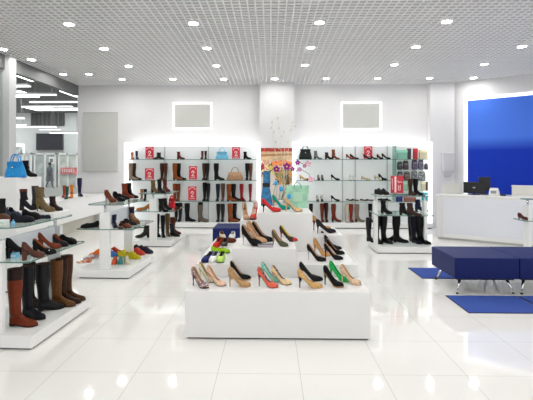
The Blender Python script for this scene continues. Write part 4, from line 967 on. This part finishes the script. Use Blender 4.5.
flat('navy shoe beside the edge brown shoe on upper glass', (6.5, 219), (22, 222), UPA, (32, 40, 60), (20, 22, 30), group=SG, solec=BLK, tall=1.6)
flat('black patent shoe with pale trim on the upper glass', (14, 223), (31, 222.5), UPA, (22, 24, 34), (16, 16, 20), group=SG, solec=BLK, tall=1.5)
flat('black suede shoe in the middle of the upper glass', (24, 219.5), (39, 220), UPA, (20, 19, 22), (16, 16, 20), group=SG, solec=BLK, tall=1.8)
flat('dark navy flat at the far end of the upper glass', (36, 219.5), (52.5, 218.2), UPA, (26, 32, 48), (110, 60, 60), group=SG, solec=BLK)
ZRS = UPA + .0505
def gr(label, h, t, H, col, **k): return boot(label, h, t, ZRS, H, col, 'ankle boots on the near gondola', Lr=(.17, .25), name='ankle_boot', **k)
boot('black ankle boot at the photo edge beside the gondola riser', (-3, 216.5), (15.5, 217.5), UPA, .18, (22, 20, 22), 'ankle boots on the near gondola', Lr=(.17, .25), name='ankle_boot', hh=.03)
gr('black and brown ankle boot in front of the tall column', (22, 210.5), (36, 210), .22, (26, 26, 34), hh=.07, cuff=(96, 48, 28))
gr('olive heeled ankle boot on the gondola riser', (36, 211.5), (55, 212), .245, (106, 88, 62), hh=.10, heel='stiletto', solec=(120, 104, 40))
gr('grey-black ankle boot behind the olive boot', (34, 209.8), (46, 209.8), .25, (56, 54, 56), hh=.06)
gr('dark brown ankle boot at the end of the gondola riser', (50.5, 210.5), (62, 211), .145, (44, 30, 30), hh=.04)
flat('black flat below the dark brown ankle boot', (47, 215.5), (59.5, 215.8), UPA, BLK, (24, 22, 22), group=SG, solec=BLK, tall=.8)
bt = thing('care_bottle', 'small light blue care bottle at the edge of the upper glass', 'bottle', (*at_z(13.2, 226, UPA, .03)[:2], UPA))
MB().cyl((0, 0), .016, 0, .035, 14, .014).build('body', plain((120, 186, 222), .3), bt, True); MB().cyl((0, 0), .008, .035, .052, 10, .005).build('cap', plain((90, 160, 214), .3), bt, True)
wbx = thing('shoe_care_box', 'small white box on the upper glass beside the care bottle', 'box', (*at_z(3.5, 225.6, UPA, .04)[:2], UPA)); MB().box(-.035, .035, -.03, .03, 0, .045).build('carton', plain((230, 236, 234)), wbx, bevel=.002); MB().box(-.03, .03, -.031, -.030, .01, .03).build('print', plain((206, 222, 212)), wbx)
for k, (px, py, cc, lab) in enumerate(((12, 258.5, (120, 182, 216), 'light blue shoe care box on the lower glass'), (12.5, 253.5, (70, 130, 158), 'teal blue shoe care box behind the light blue one'))):
    r = thing('shoe_care_box', lab, 'box', (*at_z(px, py, LOA, .03)[:2], LOA), radians(-5)); MB().box(-.055, .055, -.025, .025, 0, .045).build('carton', plain(cc), r, bevel=.002); MB().box(-.05, .05, -.026, -.025, .012, .03).build('print', plain((190, 214, 226)), r)

# ------------------------------------------------------------------ footwear on the middle gondola
MG = 'shoes on the middle gondola'; ZBB = .1155
def on(label, h, t, z, col, **k): return pump(label, h, t, z, col, group=MG, **k)
on('brown pump high on the upper glass of the middle gondola', (103, 201.5), (119, 202.8), .99, (110, 52, 32), hh=.10, lin_c=(150, 84, 52))
on('black pump beside the brown pump on the upper glass', (113, 201), (125.5, 202), .99, BLK, hh=.07, lin_c=DK, toe='round')
flat('black shoe behind the black pump, middle gondola upper glass', (116, 199), (131, 200), .99, (22, 20, 26), (24, 22, 26), group=MG, solec=BLK, tall=1.2)
boot('orange-brown ankle boot on the middle gondola upper glass', (122, 198.5), (134, 199), .99, .24, (118, 50, 22), MG, hh=.05, Lr=(.18, .24), name='ankle_boot')
boot('black ankle boot beside the orange-brown one, middle gondola', (126, 198.2), (138.5, 198.6), .99, .245, BLK, MG, hh=.05, Lr=(.18, .24), name='ankle_boot')
flat('black flat pointing to the glass wall on the lower shelf', (99, 227.3), (80.5, 228.8), .66, BLK, (26, 24, 24), group=MG, solec=BLK, toe='point', tall=1.35)
boot('navy ankle boot on the lower glass of the middle gondola', (112, 228), (119, 230), .66, .17, (38, 40, 66), MG, hh=.05, loc=(Vector((*at_z(115, 228, .66, .06)[:2], .66)), radians(-60), .2), name='ankle_boot')
flat('brown shoe facing out on the middle gondola lower glass', 0, 0, .66, (92, 58, 44), (60, 40, 32), group=MG, loc=(Vector((*at_z(120.5, 229, .66, .06)[:2], .66)), radians(-70), .22), solec=(50, 36, 30))
flat('reddish brown shoe second along the lower glass', (120, 226.5), (131.5, 229), .66, (104, 56, 40), (56, 36, 28), group=MG, solec=(50, 36, 30), tall=1.1)
flat('dark shoe behind the reddish brown one on the lower glass', (124, 224.2), (137, 225.8), .66, (42, 30, 28), (40, 30, 30), group=MG, solec=BLK, tall=1.1)
on('tan pump at the far end of the middle gondola lower glass', (129, 222.5), (142, 225), .66, (126, 76, 40), hh=.07)
boot('navy ankle boot with brown cuff near the far post', (129.5, 221), (139, 222.5), .66, .22, NVY, MG, hh=.06, Lr=(.18, .24), cuff=(92, 50, 34), name='ankle_boot')
SNG = 'sneakers on the middle gondola base'
def sn(label, px, py, ang, col, lin_c, lace=(230, 230, 230), L=.26, mat=None, tall=.95): return flat(label, 0, 0, ZBB, col, lin_c, group=SNG, loc=(Vector((*at_z(px, py, ZBB, .08)[:2], ZBB)), radians(ang), L), lace=lace, name='sneaker', mat=mat, tall=tall * 1.3)
sn('orange-red sandal shoe at the corner of the sneaker base', 84, 264.5, 190, (204, 84, 44), (216, 160, 130), None, mat=pattern([(204, 84, 44), (230, 190, 170), (190, 60, 40)], 40), tall=.6, L=.21)
sn('silver and orange sneaker behind the sandal shoe', 91, 261, 200, (170, 150, 160), (120, 90, 110), (240, 200, 120), mat=pattern([(150, 140, 156), (210, 120, 60), (214, 204, 210)], 40), L=.22, tall=.8)
sn('bright orange sneaker against the front post', 97.5, 258, 205, (230, 110, 40), (150, 40, 60), (230, 160, 60))
sn('red sneaker with a blue heel behind the front post', 115, 255.5, -5, (184, 54, 34), (120, 40, 40), (220, 120, 60))
sn('blue sneaker half hidden by the front post', 111, 258, -20, (60, 110, 180), (40, 60, 110))
sn('orange sneaker with dark inside facing out, front row', 114.5, 265.5, -80, (214, 84, 46), (40, 30, 34), (200, 120, 90), L=.22)
sn('teal sneaker facing out between orange and cream', 120.3, 265.3, -75, (52, 140, 140), (36, 34, 38), (120, 180, 176), L=.22)
sn('cream sneaker facing out at the end of the front row', 127, 265, -60, (214, 202, 180), (44, 38, 40), (230, 224, 210), L=.23)
sn('yellow sneaker with maroon inside behind the front row', 124.5, 258.8, -25, (206, 182, 40), (130, 70, 80), (220, 210, 120))
sn('yellow sneaker at the base edge beside the cream one', 133, 260.5, -15, (196, 178, 30), (150, 120, 60), (226, 216, 120))
sn('red sneaker in front of the black sneakers', 138, 256.3, -20, (196, 64, 56), (60, 40, 44), (230, 150, 140))
sn('black sneaker nearest the far post', 137, 253, -20, (26, 24, 28), (30, 28, 30), (60, 60, 64))
sn('black sneaker second of the three dark ones', 142, 253.8, -25, (34, 32, 38), (30, 28, 30), (70, 70, 74))
sn('blue-black sneaker last on the base corner', 146.5, 254.8, -20, (42, 44, 62), (30, 28, 34), (80, 84, 96))

# ------------------------------------------------------------------ far gondola by the boot wall
CG3 = 'footwear on the far gondola'
def cb_(label, h, t, z, H, col, **k): k.setdefault('Lr', (.19, .25)); return boot(label, h, t, z, H, col, CG3, **k)
cb_('olive tan ankle boot on the far gondola upper glass', (150.5, 192.4), (160.5, 193), .99, .24, (112, 86, 56), hh=.08, name='ankle_boot')
cb_('black ankle boot beside the olive tan one, far gondola', (156, 192.6), (167, 193.6), .99, .26, BLK, hh=.07, name='ankle_boot')
cb_('burgundy ankle boot at the end of the far gondola top', (161.5, 191.3), (172, 192.2), .99, .23, (92, 32, 36), hh=.07, name='ankle_boot')
pump('tan pump pointing to the glass wall on the far gondola', (150.5, 211), (136, 210.8), .66, (164, 100, 40), hh=.06, group=CG3, toe='round', Lr=(.2, .28))
cb_('black ankle boot on the far gondola lower glass', (158.5, 211.5), (169, 212.4), .66, .24, BLK, hh=.07, name='ankle_boot')
cb_('second black ankle boot, nearer the small red bag', (162, 209.5), (173, 210.4), .66, .22, (30, 26, 26), hh=.07, name='ankle_boot')
q = at_z(171.8, 208.6, .66, .1); handbag('small red handbag on the lower glass of the far gondola', (q.x, q.y, .66), radians(-20), .15, .20, .09, (206, 36, 50), 'handbags in the shop', .08)
cb_('dark olive ankle boot pointing to the glass wall, far base', (150, 237.5), (135, 238), .1155, .23, (44, 42, 36), hh=.07, name='ankle_boot', Lr=(.2, .28))
cb_('navy ankle boot on lower glass by the far gondola post', (149, 212), (141, 211.5), .66, .0 + .17, (30, 32, 54), name='ankle_boot') if False else None
cb_('black tall boot beside the far gondola front post', 0, 0, .1155, .44, (28, 26, 32), loc=(Vector((*at_z(158.3, 237.5, .1155, .1)[:2], .1155)), radians(-60), .22))
cb_('slim black tall boot second from the far gondola post', 0, 0, .1155, .42, BLK, loc=(Vector((*at_z(163.4, 238, .1155, .1)[:2], .1155)), radians(-65), .22))
cb_('olive brown tall boot on the far gondola base', 0, 0, .1155, .44, (104, 80, 52), loc=(Vector((*at_z(168.6, 237, .1155, .1)[:2], .1155)), radians(-60), .23))
cb_('dark brown tall boot behind the olive brown one', (170.5, 233.8), (181.5, 234.6), .1155, .34, (80, 38, 28), hh=.03)
cb_('black tall boot in front of the dark brown one, base edge', (170, 236.2), (180, 237), .1155, .25, (26, 22, 24), hh=.03, name='ankle_boot')

# ------------------------------------------------------------------ boot gondola on the pump side
DG = 'boots on the black boot gondola'
def db(label, px, py, z, H, col, ang, **k): k.setdefault('L', .24); L = k.pop('L'); return boot(label, 0, 0, z, H, col, DG, loc=(Vector((*at_z(px, py, z, .1)[:2], z)), radians(ang), L), **k)
db('dark boot on the base behind the boot gondola post', 371.5, 243, .1155, .44, (30, 28, 32), -60)
db('black tall boot on the base beside the gondola post', 378.8, 244.5, .1155, .48, (14, 14, 16), -75, L=.27, flare=1.1)
db('black tall boot second from the post on the base', 387, 244.2, .1155, .48, (16, 15, 18), -55, L=.27, flare=1.1)
db('black tall boot in profile in the middle of the base', 401, 243.5, .1155, .48, BLK, -12, L=.27, flare=1.1)
db('black boot with its toe turned away behind the middle boot', 392, 241.6, .1155, .46, (24, 22, 22), 190, L=.25)
db('dark tall boot behind the end pair on the base', 411, 241.4, .1155, .47, (34, 32, 36), -100, L=.24)
db('navy-black tall boot of the end pair on the base', 416.8, 244.4, .1155, .49, (20, 20, 32), -70, L=.27, flare=1.15)
db('black tall boot outermost of the end pair', 424, 244.8, .1155, .49, BLK, -50, L=.28, flare=1.15)
db('black ankle boot by the post on the lower glass', 386.6, 214.3, .66, .23, BLK, -50, name='ankle_boot', hh=.06)
db('black ankle boot in the middle of the lower boot glass', 406.5, 215.8, .66, .21, (26, 22, 22), -20, name='ankle_boot', hh=.06)
db('dark brown ankle boot between black and navy ones, lower glass', 414.3, 216.8, .66, .22, (58, 38, 32), -20, name='ankle_boot', hh=.06)
db('navy ankle boot at the outer end of the lower glass', 421.6, 212.5, .66, .23, (34, 34, 62), -5, name='ankle_boot', hh=.07)
db('dark brown tall boot beside the red poster on the upper glass', 412.5, 195.5, .99, .29, (62, 40, 34), -70, L=.2)
db('black tall boot on the upper glass beside the dark brown', 418.4, 195.3, .99, .29, (22, 20, 22), -55, L=.2)
flat('black trainer on the upper boot glass above the post', 0, 0, .99, (28, 28, 30), (40, 40, 42), group=DG, loc=(Vector((*at_z(379.2, 195.6, .99, .1)[:2], .99)), radians(-60), .22), lace=(70, 70, 70), name='sneaker', tall=1.5)
flat('second black trainer on the upper boot glass, nearer poster', 0, 0, .99, (34, 32, 34), (40, 40, 42), group=DG, loc=(Vector((*at_z(384, 195.8, .99, .1)[:2], .99)), radians(-50), .22), lace=(70, 70, 70), name='sneaker', tall=1.5)
q = at_z(397, 195.2, .99, .04); sg0 = at_t(390.4, 193, tdep(q)); sg1 = at_t(403, 175.8, tdep(q))
sign('large red sale poster in a clear stand on the boot gondola', (q.x, q.y, .99), sg1.x - sg0.x, sg1.z - .99 - .035, 'wide', 0, .035)

# ------------------------------------------------------------------ daylight / ambient
w = bpy.data.worlds.new('world'); SC.world = w; w.use_nodes = True
w.node_tree.nodes['Background'].inputs['Color'].default_value = (1.0, .995, .985, 1); w.node_tree.nodes['Background'].inputs['Strength'].default_value = .6
